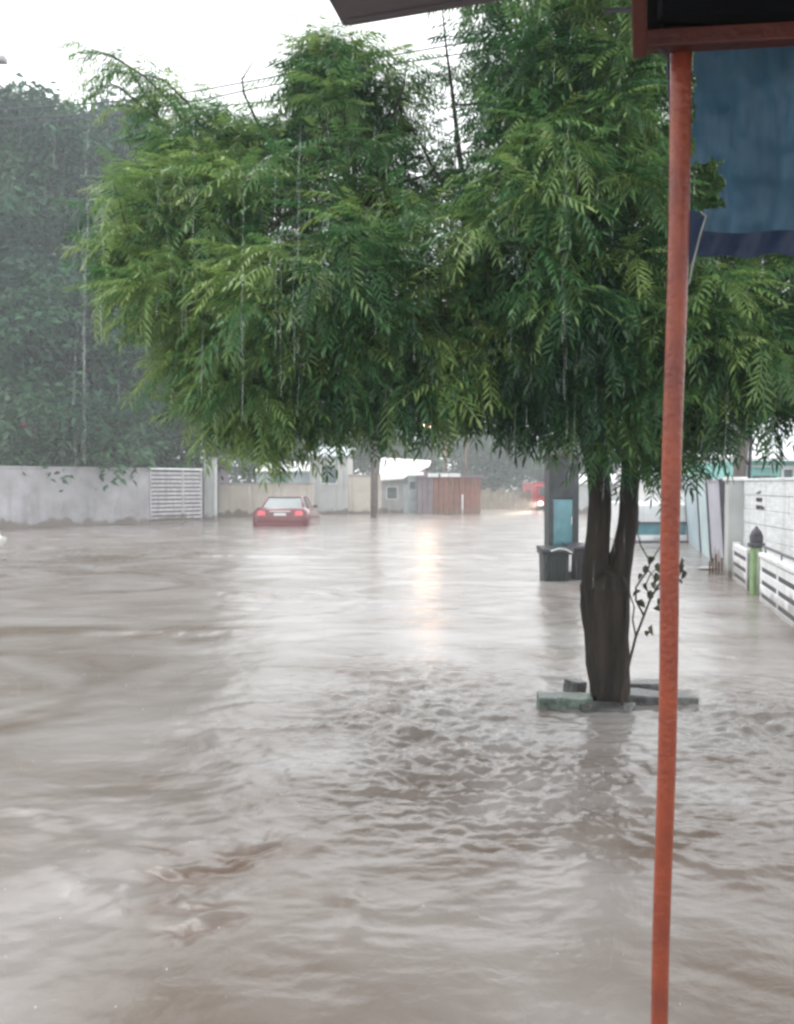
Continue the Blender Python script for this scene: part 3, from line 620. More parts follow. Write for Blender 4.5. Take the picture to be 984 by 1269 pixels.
t, h, zt = block('garden_wall', 'cream wall beside the red car, right of the concrete pier', 'wall', 270, 388, 600, 40, .2, M['cream'])
MB().box(-h - .03, h + .03, -.04, .24, zt, zt + .06).build('coping', M['concrete'], t, bevel=.01)
t, h, zt = block('plaster_house', 'pale grey plaster house front between the red car and the wooden pole', 'house', 384, 431, 566, 42.5, 5, M['greywall'], roofm=M['galv'])
MB().box(-h - .02, h + .02, -.05, 0, -.3, .16).build('plinth', M['concrete'], t)
window(t, -.35, .35, 1.5, 2.3)
t, h, zt = block('bluish_house', 'bluish white house behind the cream wall and red car', 'house', 318, 384, 585, 46, 5, mat('bluish_plaster', (.52, .62, .64), .85, .08, 1.5), roofm=M['white'])
window(t, -.5, .3, 1.3, 1.9, gm=M['tealglass'])
t, h, zt = block('beige_wall', 'beige wall just left of the leaning wooden pole', 'wall', 431, 472, 590, 43, .25, M['cream'])
MB().box(-h, h, -.04, .28, zt, zt + .08).build('coping', M['concrete'], t); MB().box(-h, h, -.04, 0, -.3, .12).build('plinth', M['concrete'], t)
# white roofed house
D = 45; t = thing('white_roofed_house', 'low house with a broad sloping white roof left of the brown shed', 'house', (X(500, D), D, 0))
s = D / F
MB().box(-28 * s, 12 * s, 0, 4, -.6, Z(594, D)).build('wall_panel', M['greywall'], t)
MB().add([Vector(v) for v in [(-30 * s, -.5, Z(596, D)), (0, -.5, Z(594, D)), (33 * s, 1, Z(578, D)), (38 * s, 4, Z(570, D)), (-30 * s, 4, Z(566, D)), (-30 * s, -.5, Z(594, D)), (0, -.5, Z(592, D)), (33 * s, 1, Z(576, D)), (38 * s, 4, Z(568, D)), (-30 * s, 4, Z(564, D))]],
         [(0, 1, 2, 3, 4), (5, 6, 7, 8, 9), (0, 1, 6, 5), (1, 2, 7, 6), (2, 3, 8, 7), (3, 4, 9, 8), (4, 0, 5, 9)]).build('roof', M['white'], t)
window(t, -20 * s, -8 * s, Z(618, D), Z(604, D), gm=M['glass'])
MB().box(0 * s, 11 * s, -.06, 0, -.5, Z(600, D)).build('door', M['galv'], t)
# galvanised shed and plum wall
D = 44; t = thing('sheet_metal_shed', 'bluish grey sheet metal shed between the white roofed house and brown shed', 'shed', (X(515, D), D, 0)); s = D / F
cor = MB(); n = 16; w0, w1 = -9 * s, 13 * s; top = Z(590, D)
pts = []
for k in range(n * 2 + 1):
    x = w0 + (w1 - w0) * k / (2 * n); pts.append((x, -.03 if k % 2 else 0))
pts += [(w1, 2.5), (w0, 2.5)]
cor.prism(pts, -.6, top, 'z').build('wall_panel', M['galv'], t)
MB().prism([(-.1, top), (2.6, top + .25), (2.6, top + .31), (-.1, top + .06)], w0 - .05, w1 + .05, 'x').build('roof', M['galv'], t)
MB().box(-7 * s, -1 * s, -.06, -.035, Z(606, D), Z(597, D)).build('window', M['glass'], t)
D = 43; t = thing('brown_shed', 'reddish brown wooden shed at the street end with white sign boards along its roof', 'shed', (X(552, D), D, 0)); s = D / F
x0, x1 = -35 * s, 44 * s; tz = Z(592, D); nb = 12
MB().box(x0 + .02, x1 - .02, .06, 3, -.6, tz).build('wall_panel', M['plum'], t)
for k in range(nb):
    a = x0 + (x1 - x0) * k / nb; bb = x0 + (x1 - x0) * (k + 1) / nb
    MB().box(a + .01, bb - .01, -.01 - .008 * (k % 3), .05, -.6, tz - (0 if k > 3 else .02)).build('plank', M['brown'] if k > 2 else M['plum'], t, bevel=.006)
MB().box(x0 - .05, x1 + .05, -.1, 3.1, tz, tz + .12).build('roof', M['plum'], t, bevel=.01)
for (a, bb) in ((-22, -9), (-6, 4), (4.5, 18)): MB().box(a * s, bb * s, -.16, -.105, tz + .03, tz + .21).build('sign_board', M['white'], t, bevel=.006)
MB().box(20 * s, 22.5 * s, -.08, -.04, -.4, .95).build('post', M['white'], t)
for px in (22, 31): MB().box(px * s, (px + 1.2) * s, -.08, -.04, -.4, 1.2).build('post', M['truckred'], t)
t, h, zt = block('plum_wall', 'plum grey wall joining the metal shed to the brown shed', 'wall', 526, 534, 584, 43.6, 2.5, M['plum'])
M['lamp'] = mat('lit_street_lamp', (.9, .7, .5), .3, .02, emit=(1, .60, .36, 32))
for px, lab, lit in ((552, 'thin dark post with a lit warm lamp, left one behind the brown shed', 1), (578, 'thin dark utility post above the right part of the brown shed', 0)):
    t = thing('utility_post', lab, 'post', (X(px, 47), 47, 0), 0, 'thin posts behind the brown shed')
    MB().tube([(0, 0, -.6), (0, 0, 3), (.02, 0, 6.2)], [.1, .09, .07], 8).build('shaft', M['pole'], t, smooth=True)
    if lit:
        MB().tube([(0, 0, 4.3), (-.5, -.4, 4.6), (-.9, -1.0, 4.6)], .035, 6).build('arm', M['steel'], t, smooth=True)
        h_ = MB().box(-1.5, -.55, -1.35, -.95, 4.55, 4.65).build('lamp_head', M['steel'], t, bevel=.03)
        MB().box(-1.47, -.58, -1.38, -.98, 4.37, 4.55).build('lamp_glass', M['lamp'], h_, bevel=.03)
# olive fence at the far end
D = 52; s = D / F; t = thing('street_end_fence', 'faded olive grey fence closing the view between the brown shed and red truck', 'fence', (X(627, D), D, 0))
for k in range(10):
    a = -31 * s + k * 6.2 * s; MB().box(a, a + 5.9 * s, 0, .05, -.6, Z(607, D) + .12 * math.sin(k * 2.1)).build('panel', mat('olive_panel', (.26, .24, .2), .85, .12, 3) if k == 0 else bpy.data.materials['olive_panel'], t, bevel=.01)
# wooden pole
pb = G(464, 641); t = tag(MB().tube([(0, 0, -.6), (.0, 0, 2), (-.05, 0, 5), (-.12, 0, 8)], [.17, .16, .15, .12], 10).build('utility_pole', M['pole'], None, smooth=True), 'brown wooden utility pole standing in the flood right of the beige wall', 'pole'); t.location = (pb.x, pb.y, 0)

# ------------------------------------------------------------------ red truck with a lit headlight
D = 50; s = D / F; t = thing('red_truck', 'hazy red truck with a glowing headlight at the far end of the street', 'truck', (X(683, D), D, -.35))
def tz_(py): return Z(py, D) + .35
MB().box(-18 * s, 22 * s, 0, 1.6, .35, tz_(601)).build('cab', M['truckred'], t, bevel=.08)
MB().box(-17 * s, 21 * s, 1.65, 6, .5, tz_(598)).build('cargo_box', M['truckred'], t, bevel=.03)
MB().box(-14 * s, 18 * s, -.03, .02, tz_(614), tz_(604)).build('windscreen', M['glass'], t, bevel=.01)
MB().box(-19 * s, 23 * s, -.12, .1, .35, .6).build('bumper', M['steel'], t, bevel=.03)
for x in (-13, 17):
    q = MB().lathe([(.02, .05), (.13, .04), (.15, 0), (.15, -.05)], n=12); mm = Matrix.Translation((x * s, -.06, tz_(624))) @ Matrix.Rotation(math.pi / 2, 4, 'X')
    MB().add([mm @ Vector(p) for p in q.v], q.f).build('headlight', M['head'], t)
for x in (-12, 16):
    q = MB().lathe([(.1, -.12), (.42, -.12), (.42, .12), (.1, .12)], n=14); mm = Matrix.Translation((x * s, 1.0, .42)) @ Matrix.Rotation(math.pi / 2, 4, 'Y')
    MB().add([mm @ Vector(p) for p in q.v], q.f).build('wheel', M['rubber'], t)
# the truck's lit lamps shining down the flooded street
ld = bpy.data.lights.new('headlight_beam', 'SPOT'); lo = bpy.data.objects.new('headlight_beam', ld); C.objects.link(lo)
ld.energy = 30000; ld.spot_size = math.radians(15); ld.spot_blend = 1; ld.color = (1, .78, .6); ld.shadow_soft_size = .15
lo.location = (X(669, D), D - .2, Z(624, D)); tgt = G(525, 652); lo.rotation_euler = (Vector(lo.location) - tgt).to_track_quat('Z', 'Y').to_euler()

# ------------------------------------------------------------------ bins and glazed cabinet
D = 13.3; s = D / F
def wheelie(label, px0, px1, ptop, m, tilt, D, extra=False):
    s = D / F; w = (px1 - px0) * s; t = thing('wheeled_bin', label, 'bin', (X((px0 + px1) / 2, D), D, 0), 0, 'bins beside the cabinet'); h = Z(ptop, D)
    t.rotation_euler = (0, tilt, 0)
    b_ = MB(); b_.add([(-w * .40, 0, -.45), (w * .40, 0, -.45), (w * .40, .4, -.45), (-w * .40, .4, -.45), (-w * .5, -.04, h), (w * .5, -.04, h), (w * .5, .46, h), (-w * .5, .46, h)],
          [(3, 2, 1, 0), (0, 1, 5, 4), (1, 2, 6, 5), (2, 3, 7, 6), (3, 0, 4, 7), (4, 5, 6, 7)])
    b_.build('bin_body', m, t, bevel=.025)
    MB().box(-w * .5 - .025, w * .5 + .025, -.07, .49, h - .05, h).build('rim', m, t, bevel=.012)
    lid = MB().prism([(-.09, h + .005), (.5, h + .005), (.5, h + .06), (.2, h + .075), (-.06, h + .04)], -w * .5 - .03, w * .5 + .03, 'x').build('lid', m, t, bevel=.01)
    for k in (-1, 0, 1): MB().box(k * w * .26 - .012, k * w * .26 + .012, -.055, -.02, -.1, h - .07).build('rib', m, t, bevel=.005)
    MB().tube([(-w * .35, .52, h - .02), (w * .35, .52, h - .02)], .015, 6).build('handle', M['steel'], t)
    return t, w, h
t, w_b, h_b = wheelie('larger dark green-grey wheeled bin standing in the flood in front of the glazed cabinet', 673, 708, 684, M['bin'], .02, 13.2)
MB().box(w_b * .38, w_b * .46, -.10, -.058, h_b - .28, h_b - .03).build('sticker', M['white'], t)
MB().tube([(-.12, -.12, h_b + .02), (.0, -.12, h_b + .06), (.10, -.11, h_b + .05), (.2, -.1, h_b)], .012, 6).build('strap', M['white'], t)
wheelie('smaller plum-black bin squeezed between the larger bin and the tree trunk', 709, 728, 680, M['bin2'], -.05, 13.5)
D = 14.0; s = D / F; t = thing('glazed_cabinet', 'tall narrow dark cabinet with a bluish glass door rising behind the bins', 'cabinet', (X(699, D), D, 0))
MB().box(-18 * s, 18 * s, .06, .5, -.5, Z(566, D)).build('carcass', M['cabinet'], t, bevel=.01)
MB().box(-18.5 * s, -13 * s, 0, .06, -.5, Z(566, D)).build('stile', M['cabinet'], t, bevel=.006)
MB().box(11 * s, 18.5 * s, 0, .06, -.5, Z(566, D)).build('stile', M['cabinet'], t, bevel=.006)
MB().box(-13 * s, 11 * s, 0, .055, Z(618, D), Z(566, D)).build('head_panel', M['cabinet'], t, bevel=.006)
MB().box(-13 * s, 11 * s, .02, .05, -.5, Z(619, D)).build('pane', M['tealglass'], t)
MB().box(-21 * s, 20 * s, -.05, .55, Z(566, D), Z(562, D)).build('top_board', M['pole'], t, bevel=.01)
MB().tube([(9 * s, -.03, Z(650, D)), (9 * s, -.03, Z(640, D))], .01, 6).build('handle', M['chrome'], t)

# ------------------------------------------------------------------ white van behind the trunk
D = 22; s = D / F; t = thing('white_van', 'small white van with a blank panel over its window, half sunk behind orange post', 'van', (X(820, D), D, -.4)); g0 = .4
def vz(py): return Z(py, D) + g0
w2 = 37 * s
MB().prism([(0, .28), (0, vz(668)), (.08, vz(648)), (.12, vz(626)), (.2, vz(624)), (3.2, vz(624)), (3.3, vz(640)), (3.3, .28)], -w2, w2, 'x').build('body', M['white'], t, bevel=.03)
MB().box(-w2 + .12, w2 - .12, .02, .075, vz(667), vz(649)).build('rear_window', M['tealglass'], t, bevel=.01)
MB().box(-w2 + .06, w2 - .06, -.01, .095, vz(648.8), vz(646.8)).build('window_trim', M['steel'], t)
MB().box(-w2 - .02, w2 + .02, -.1, .02, .32, .45).build('bumper', M['steel'], t, bevel=.03)
for x in (-1, 1):
    MB().box(x * (w2 - .07) - .05, x * (w2 - .07) + .05, -.03, .02, .48, vz(672)).build('tail_light', M['tail'], t, bevel=.01)
    for y in (.6, 2.6):
        q = MB().lathe([(.1, -.1), (.3, -.1), (.3, .1), (.1, .1)], n=14); mm = Matrix.Translation((x * (w2 - .08), y, .3)) @ Matrix.Rotation(math.pi / 2, 4, 'Y')
        MB().add([mm @ Vector(p) for p in q.v], q.f).build('wheel', M['rubber'], t)
MB().box(-.2, .2, -.03, .0, .5, .58).build('number_plate', M['plate'], t)

# ------------------------------------------------------------------ right side: gates, walls, rail
wa = G(984, 774); wb = G(905, 712); dirw = (wb - wa).normalized(); rzw = math.atan2(dirw.y, dirw.x)
def along(px):
    """point of the wall line seen at column px"""
    k = (px - CX) / F; tt = (k * wa.y - wa.x) / (dirw.x - k * dirw.y); return wa + dirw * tt
def dist_at(px): return (along(px) - wa).length
LEAN = math.radians(4)
# low slotted wall with a black rail
start = wa - dirw * 1.6
t = thing('slotted_wall', 'low white wall with horizontal slots and a black handrail at the right edge', 'wall', (start.x, start.y, 0), rzw)
Lw = (along(948) - start).length
for k, z in enumerate([-.05, .11, .27, .43]): MB().box(0, Lw, -.05, .05, z, z + .10).build('slat', M['white'], t, bevel=.008)
MB().box(-.01, Lw + .01, -.06, .06, -.6, -.055).build('plinth', M['white'], t, bevel=.008)
x = 0
for x in np.linspace(0.05, Lw - .05, 4): MB().box(x - .06, x + .06, -.045, .045, -.05, .56).build('pier', M['white'], t)
MB().box(0, Lw, -.07, .07, .545, .60).build('coping', M['white'], t, bevel=.01)
MB().box(.1, Lw - .1, .02, .04, -.05, .54).build('backing', M['steel'], t)
MB().tube([(0, .0, .67), (Lw + .05, .0, .67)], .018, 8).build('handrail', M['steel'], t)
for x in np.linspace(.2, Lw - .1, 4): MB().tube([(x, 0, .60), (x, 0, .67)], .01, 6).build('rail_bracket', M['steel'], t)
# green post with a lantern box on top
p = along(938); t = thing('green_gatepost', 'bright green gatepost with a dark lantern on top at the end of the slotted wall', 'post', (p.x, p.y, 0), rzw)
t.rotation_euler = (0, 0, 0)
MB().box(-.065, -.005, -.06, .06, -.6, .62).build('post', M['green'], t, bevel=.01)
MB().box(.025, .06, -.055, .065, -.6, .62).build('post', M['green'], t, bevel=.008)
MB().box(-.005, .025, -.04, .05, -.6, .60).build('filler', M['white'], t)
ln = MB().box(-.09, .09, -.085, .085, .62, .68).box(-.07, .07, -.065, .065, .68, .79).build('lantern', M['steel'], t, bevel=.015)
MB().lathe([(.08, .79), (.065, .83), (.03, .87), (.01, .90)], n=8).build('lantern_cap', M['steel'], t)
# short slotted piece beyond the green post
p = along(931); q = along(913); L2 = (q - p).length
t = thing('slotted_panel', 'short white slotted panel just beyond the green gatepost', 'panel', (p.x, p.y, 0), rzw)
for z in (-.05, .11, .27, .43): MB().box(0, L2, -.04, .04, z, z + .10).build('slat', M['white'], t, bevel=.008)
MB().box(0, L2, .015, .035, -.05, .5).build('backing', M['steel'], t); MB().box(0, L2, -.05, .05, -.6, -.055).build('plinth', M['white'], t)
for x in (0, L2 - .08): MB().box(x, x + .08, -.05, .05, -.05, .56).build('pier', M['white'], t)
# tall white boarded wall behind
nrm = Vector((dirw.y, -dirw.x, 0)) * 1.0
s0 = start + nrm * .75; e0 = along(912) + nrm * .15
rz2, L3 = seg_frame(s0, e0); t = thing('boarded_wall', 'tall white wall of horizontal boards with small dark lettering near its far end', 'wall', (s0.x, s0.y, 0), rz2)
nb = 10; top = 1.50
for k in range(nb):
    z0 = -.6 + (top + .6) * k / nb; MB().box(0, L3, -.03, .03 + .006 * (k % 2), z0 + .003, z0 + (top + .6) / nb - .003).build('board', M['whiteboard'], t, bevel=.004)
MB().box(-.02, L3 + .02, -.065, .055, top, top + .035).build('coping', M['white'], t, bevel=.006)
MB().box(0, L3, -.06, -.035, -.6, top - .01).build('backing', M['greywall'], t)
# lettering: three short rows of painted characters, too small to read in the photo
x = L3 - .75
rows = [(1.31, '..xi-'), (1.20, 'iTEA'), (1.09, 'KTFMs')]
font_mb = MB()
for z, tx in rows:
    xx = L3 - .75
    for ch in tx:
        wch = .07 if ch not in '.-i' else .035; hh = .055 if ch != '.' else .02
        # characters read from the street: x runs away from the viewer
        strokes = {'T': [(0, 1, .8, 1), (.35, .65, 0, .8)], 'E': [(0, .25, 0, 1), (.25, 1, .8, 1), (.25, .8, .4, .58), (.25, 1, 0, .18)], 'A': [(0, .25, 0, 1), (.75, 1, 0, 1), (.25, .75, .8, 1), (.25, .75, .35, .5)],
                   'K': [(0, .28, 0, 1), (.28, .6, .4, .6), (.6, 1, .6, 1), (.6, 1, 0, .4)], 'F': [(0, .25, 0, 1), (.25, 1, .8, 1), (.25, .8, .4, .58)], 'M': [(0, .22, 0, 1), (.78, 1, 0, 1), (.22, .78, .55, .9)], 's': [(0, 1, 0, .2), (.6, 1, .2, .5), (0, 1, .5, .7)],
                   'x': [(.1, .9, .3, .7), (0, .3, 0, .3), (.7, 1, 0, .3)], 'i': [(.3, .8, 0, 1)], '.': [(0, 1, 0, 1)], '-': [(0, 1, .4, .6)]}[ch]
        for a, b2, c, d in strokes: font_mb.box(xx - b2 * wch, xx - a * wch, 0.028, 0.041, z + c * hh, z + d * hh)
        xx -= wch + .018
font_mb.build('lettering', M['ink'], t)
# panelled metal gates going on down the street, leaning slightly
def gate(label, px0, px1, m, ptop0, ptop1, ribs, grp='sheet metal gates along the right side'):
    p0 = along(px0) ; p1 = along(px1); rz_, L_ = seg_frame(p0, p1); z0 = Z(ptop0, p0.y)
    t = thing('metal_gate', label, 'gate', (p0.x, p0.y, 0), rz_, grp); t.rotation_euler = (-LEAN, 0, rz_)
    n = ribs * 2; pts = []
    for k in range(n * 2 + 1): pts.append((L_ * k / (2 * n), (-.02 if (k // 1) % 2 else 0)))
    pts += [(L_, .03), (0, .03)]
    MB().prism(pts, -.6, z0, 'z').build('sheet', m, t)
    MB().box(-.02, .05, -.05, .05, -.6, z0 + .05).build('stile', M['steel'], t, bevel=.005); MB().box(L_ - .06, L_ + .0, -.05, .05, -.6, z0 + .05).build('stile', M['steel'], t, bevel=.005)
    MB().box(.05, L_ - .06, -.045, .045, z0, z0 + .06).build('top_rail', m, t, bevel=.005)
    return t
gate('lavender grey sheet metal gate nearest the white wall', 903, 885, M['gate_l'], 597, 597, 7)
gate('pale teal sheet metal gate beyond the lavender one', 884.3, 872, M['gate_t'], 592, 592, 6)
gate('farthest bluish sheet metal gate beside the white van', 871.4, 855, mat('bluish_gate', (.42, .52, .56), .5, .08, 2), 590, 590, 8)
p = along(909); t = thing('plaster_pier', 'narrow pale pier between the lavender gate and the white wall', 'pier', (p.x + .02, p.y, 0), rzw)
MB().box(-.25, .25, -.12, .12, -.6, Z(596, p.y)).build('shaft', M['greywall'], t, bevel=.01)
MB().box(-.28, .28, -.15, .15, Z(596, p.y), Z(596, p.y) + .06).build('cap', M['white'], t, bevel=.01)
p = along(905); t = thing('rusty_stubs', 'cluster of short rusty iron stubs at the foot of the pale pier', 'iron bars', (p.x - .25, p.y - .1, 0))
for k in range(5): MB().tube([(k * .045 - .09, .02 * (k % 2), -.5), (k * .05 - .1, .02, .2 + .06 * ((k * 7) % 3))], .016, 6).build('stub', M['rust'], t)
# teal house and utility pole beyond
D = 20; s = D / F; t = thing('teal_house', 'pale turquoise house with a white roof edge above the white boarded wall', 'house', (X(965, D), D, 0))
MB().box(-42 * s, 60 * s, 0, 4, -.6, Z(571, D)).build('wall_panel', M['teal'], t)
MB().prism([(-.5, Z(571, D)), (4.4, Z(560, D)), (4.4, Z(556, D)), (-.5, Z(568, D))], -46 * s, 64 * s, 'x').build('roof', M['white'], t)
MB().box(-43 * s, 61 * s, -.05, 0, Z(579, D), Z(577, D)).build('band', M['white'], t)
MB().box(-33 * s, -10 * s, -.3, -.02, Z(594, D), Z(590, D)).build('awning', M['steel'], t)
window(t, 5 * s, 16 * s, Z(596, D), Z(582, D))
D = 17; s = D / F; t = thing('weathered_pole', 'thick weathered grey pole rising at the far end of the white wall', 'pole', (X(914, D), D, 0))
MB().tube([(-.02, 0, -.6), (.0, 0, 1.2), (.09, 0, 2.4), (.35, 0, 6.5)], [.13, .125, .12, .1], 12).build('shaft', M['pole'], t, smooth=True)
MB().tube([(.17, -.02, .6), (.24, -.02, 2.4), (.5, -.02, 6.3)], [.035, .035, .03], 8).build('conduit', M['steel'], t, smooth=True)
t, h, zt = block('pale_house', 'whitish house behind the metal gates, mostly hidden by leaves', 'house', 800, 912, 572, 30, 4, M['white'], roofm=M['galv'])
window(t, .4, 1.1, 1.0, 1.7)
t, h, zt = block('long_low_house', 'long pale low house at the street end behind the forked trunk', 'house', 716, 800, 600, 44, 4, M['greywall'], roofm=M['white'])
window(t, -.9, -.3, .5, 1.2); window(t, .4, 1.0, .5, 1.2)

# ------------------------------------------------------------------ debris round the tree foot
def slabthing(name, label, px, py, D, sx, sy, sz, rot, m, z=None, cat='slab', chip=.03, seed=1):
    r = random.Random(seed); mb = MB(); n = 9; p = []
    for (a, b_) in [(-1, -1), (-.3, -1), (.4, -1), (1, -1), (1, .2), (1, 1), (.2, 1), (-.5, 1), (-1, 1), (-1, .1)]: p.append((a * sx / 2 + r.uniform(-chip, chip), b_ * sy / 2 + r.uniform(-chip, chip)))
    mb.prism(p, -sz / 2, sz / 2, 'z'); o = mb.build(name, m, None, bevel=.008); c = P(px, py, D); o.location = (c.x, c.y, c.z if z is None else z); o.rotation_euler = rot
    return tag(o, label, cat)
slabthing('kerb_block', 'mossy green broken kerb block left of the tree foot, awash in the current', 702, 872, 5.75, .37, .16, .12, (.05, .03, .06), M['mossy'], .015, 'kerb block', seed=3)
slabthing('kerb_block', 'dark wet kerb block right of the tree foot, behind the orange post', 816, 876, 5.85, .44, .17, .13, (.03, .05, -.07), M['concrete_d'], .0, 'kerb block', seed=4)
slabthing('paving_slab', 'thin tilted grey paving slab leaning at the front of the tree foot', 752, 882, 5.62, .32, .14, .045, (.28, -.03, -.08), M['concrete_d'], .015, 'paving slab', seed=5)
slabthing('rubble_piece', 'small dark lump of rubble behind the mossy kerb block', 714, 852, 6.0, .13, .09, .09, (.1, .1, .4), M['concrete_d'], .07, 'rubble', .02, 6)
slabthing('flat_stone', 'low dark flat stone behind the right kerb block at the tree foot', 800, 858, 6.12, .36, .14, .1, (0, 0, .1), M['concrete_d'], .03, 'stone', .02, 8)

# sapling beside the trunk
bs = P(772, 862, 5.7); t = thing('young_shoots', 'thin dark shoots with sparse curled leaves growing beside the trunk', 'sapling', (bs.x, bs.y, 0)); ob = Vector((bs.x, bs.y, 0))
def q(px, py, D=5.62): return P(px, py, D) - ob
for pts, r in (([(770, 885), (772, 859), (780, 820), (788, 789), (798, 763), (806, 742), (818, 722)], .011), ([(788, 789), (784, 768), (786, 752), (781, 738), (779, 725)], .006), ([(798, 763), (788, 744), (788, 728), (803, 706), (806, 697), (794, 676)], .007),
               ([(806, 697), (819, 676), (826, 655)], .004), ([(806, 742), (800, 725), (806, 712), (815, 703)], .005), ([(794, 676), (790, 660), (792, 645)], .004), ([(812, 732), (826, 724), (838, 718), (846, 706), (845, 694)], .006), ([(803, 706), (810, 715), (814, 728)], .004)):
    MB().tube([q(x, y) for x, y in pts], [r * (1 - .5 * i / len(pts)) for i in range(len(pts))], 6).build('stem', M['twig'], t, smooth=True)
sapm = None
for i, (px, py, a) in enumerate([(815, 697, .3), (813, 709, 1.2), (811, 720, 2.), (808, 774, 2.4), (812, 752, .9), (801, 722, 2.8), (844, 697, 1.5), (847, 706, 1.2), (838, 717, .4), (797, 712, 2.2), (806, 731, 1.8), (822, 704, .6), (795, 732, 2.5), (817, 742, 1.3), (790, 744, .2), (810, 690, 1.9), (805, 782, 1.7), (845, 690, .9), (820, 714, 2.2), (800, 700, .5)]):
    L = random.uniform(.05, .075); wd = L * .33
    V = np.array([(0, 0, 0), (L * .3, -wd, .012), (L * .3, wd, .012), (L * .7, -wd * .85, 0), (L * .7, wd * .85, 0), (L, 0, -.02), (L * .3, 0, -.006), (L * .7, 0, -.012)])
    Fc = np.array([(0, 6, 1), (0, 2, 6), (1, 6, 7), (1, 7, 3), (6, 2, 4), (6, 4, 7), (3, 7, 5), (7, 4, 5)])
    o = mesh_np('leaf', V, Fc, M['sap_leaf'], t, tint=np.full(8, random.random())); o.location = q(px, py) ; o.rotation_euler = (random.uniform(-1.2, 1.2), random.uniform(.3, 1.6), a)

# ------------------------------------------------------------------ porch: post, beam, roof, tarp
t = thing('porch_frame', 'orange painted round steel post carrying an orange beam at the right', 'porch frame', (P(818, 1269, 2.2).x, 2.2, 0)); of = Vector(t.location)
tp = P(845, 50, 2.0); bt = P(818, 1269, 2.14); dn = (bt - tp); foot = tp + dn * ((tp.z + .56) / (tp.z - bt.z))
pts = [foot.lerp(tp, k / 30) - of for k in range(31)]
pts = [p_ + Vector((.0025 * math.sin(i * .55), 0, 0)) for i, p_ in enumerate(pts)]
MB().tube(pts, [.0195 + .004 * k / 30 for k in range(31)], 24).build('post', M['orange'], t, smooth=True)
def bar(name, a, b, th, tv, m, parent, off):
    d = (b - a); L_ = d.length; mm = Matrix.Translation(a - off) @ d.to_track_quat('X', 'Z').to_matrix().to_4x4()
    return MB().box(0, L_, -th / 2, th / 2, -tv / 2, tv / 2, mm).build(name, m, parent, bevel=.004)
bar('beam', P(785, 53, 1.98), P(1250, 27, 1.9), .04, .038, M['beam'], t, of)
bar('cross_beam', P(793, 66, 1.93), P(790, -140, 1.62), .03, .03, M['beam'], t, of)
for a in (810, 930): bar('bracket', P(a + 20, 75, 1.97), P(a, 52, 1.97), .004, .006, M['steel'], t, of) if a == 810 else None
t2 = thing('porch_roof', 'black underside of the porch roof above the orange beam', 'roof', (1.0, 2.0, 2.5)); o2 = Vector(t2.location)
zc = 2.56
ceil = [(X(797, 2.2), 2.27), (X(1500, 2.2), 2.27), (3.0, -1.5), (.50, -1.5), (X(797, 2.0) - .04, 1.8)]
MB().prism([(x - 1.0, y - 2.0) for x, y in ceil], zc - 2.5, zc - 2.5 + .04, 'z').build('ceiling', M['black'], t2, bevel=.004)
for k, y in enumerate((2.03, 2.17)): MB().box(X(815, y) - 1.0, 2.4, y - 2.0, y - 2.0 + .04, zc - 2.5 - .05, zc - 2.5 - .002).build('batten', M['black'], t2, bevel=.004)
MB().tube([P(750, 13, 2.3) - o2, P(800, 12, 2.2) - o2], .007, 6).build('rod', M['steel'], t2)
# dark strap hanging beside the post
tag(MB().prism([(0, 0), (.022, 0), (.024, -.12), (.019, -.24), (.012, -.25), (.006, -.13)], -.002, .002).build('strap', M['tarphem'], None), 'dark strap hanging just left of the orange post', 'strap').location = P(826, 56, 2.06)
# eave slab of the neighbouring roof at the top
e0 = P(425, 34, 3.0); zz = e0.z
dA = P(400, 0, (zz - EYE) * F / 600) - e0; dB = P(697, 0, (zz - EYE) * F / 600) - e0
dA = Vector((dA.x, dA.y, 0)).normalized(); dB = Vector((dB.x, dB.y, 0)).normalized()
t = thing('eave_slab', 'grey underside corner of a roof eave across the top of the picture', 'eave', (e0.x, e0.y, zz)); 
poly = [(0, 0)] + [tuple((dB * 3.0)[:2]), tuple((dB * 3.0 + dA * 4.2)[:2]), tuple((dA * 4.2)[:2])]
MB().prism(poly, 0, .10, 'z').build('slab', M['eave'], t, bevel=.008)
MB().prism([tuple((dA * .02 + dB * .03)[:2]), tuple((dB * 2.9 + dA * .03)[:2]), tuple((dB * 2.9 + dA * .055)[:2]), tuple((dA * .045 + dB * .03)[:2])], -.010, -.001, 'z').build('drip_edge', M['eave'], t)

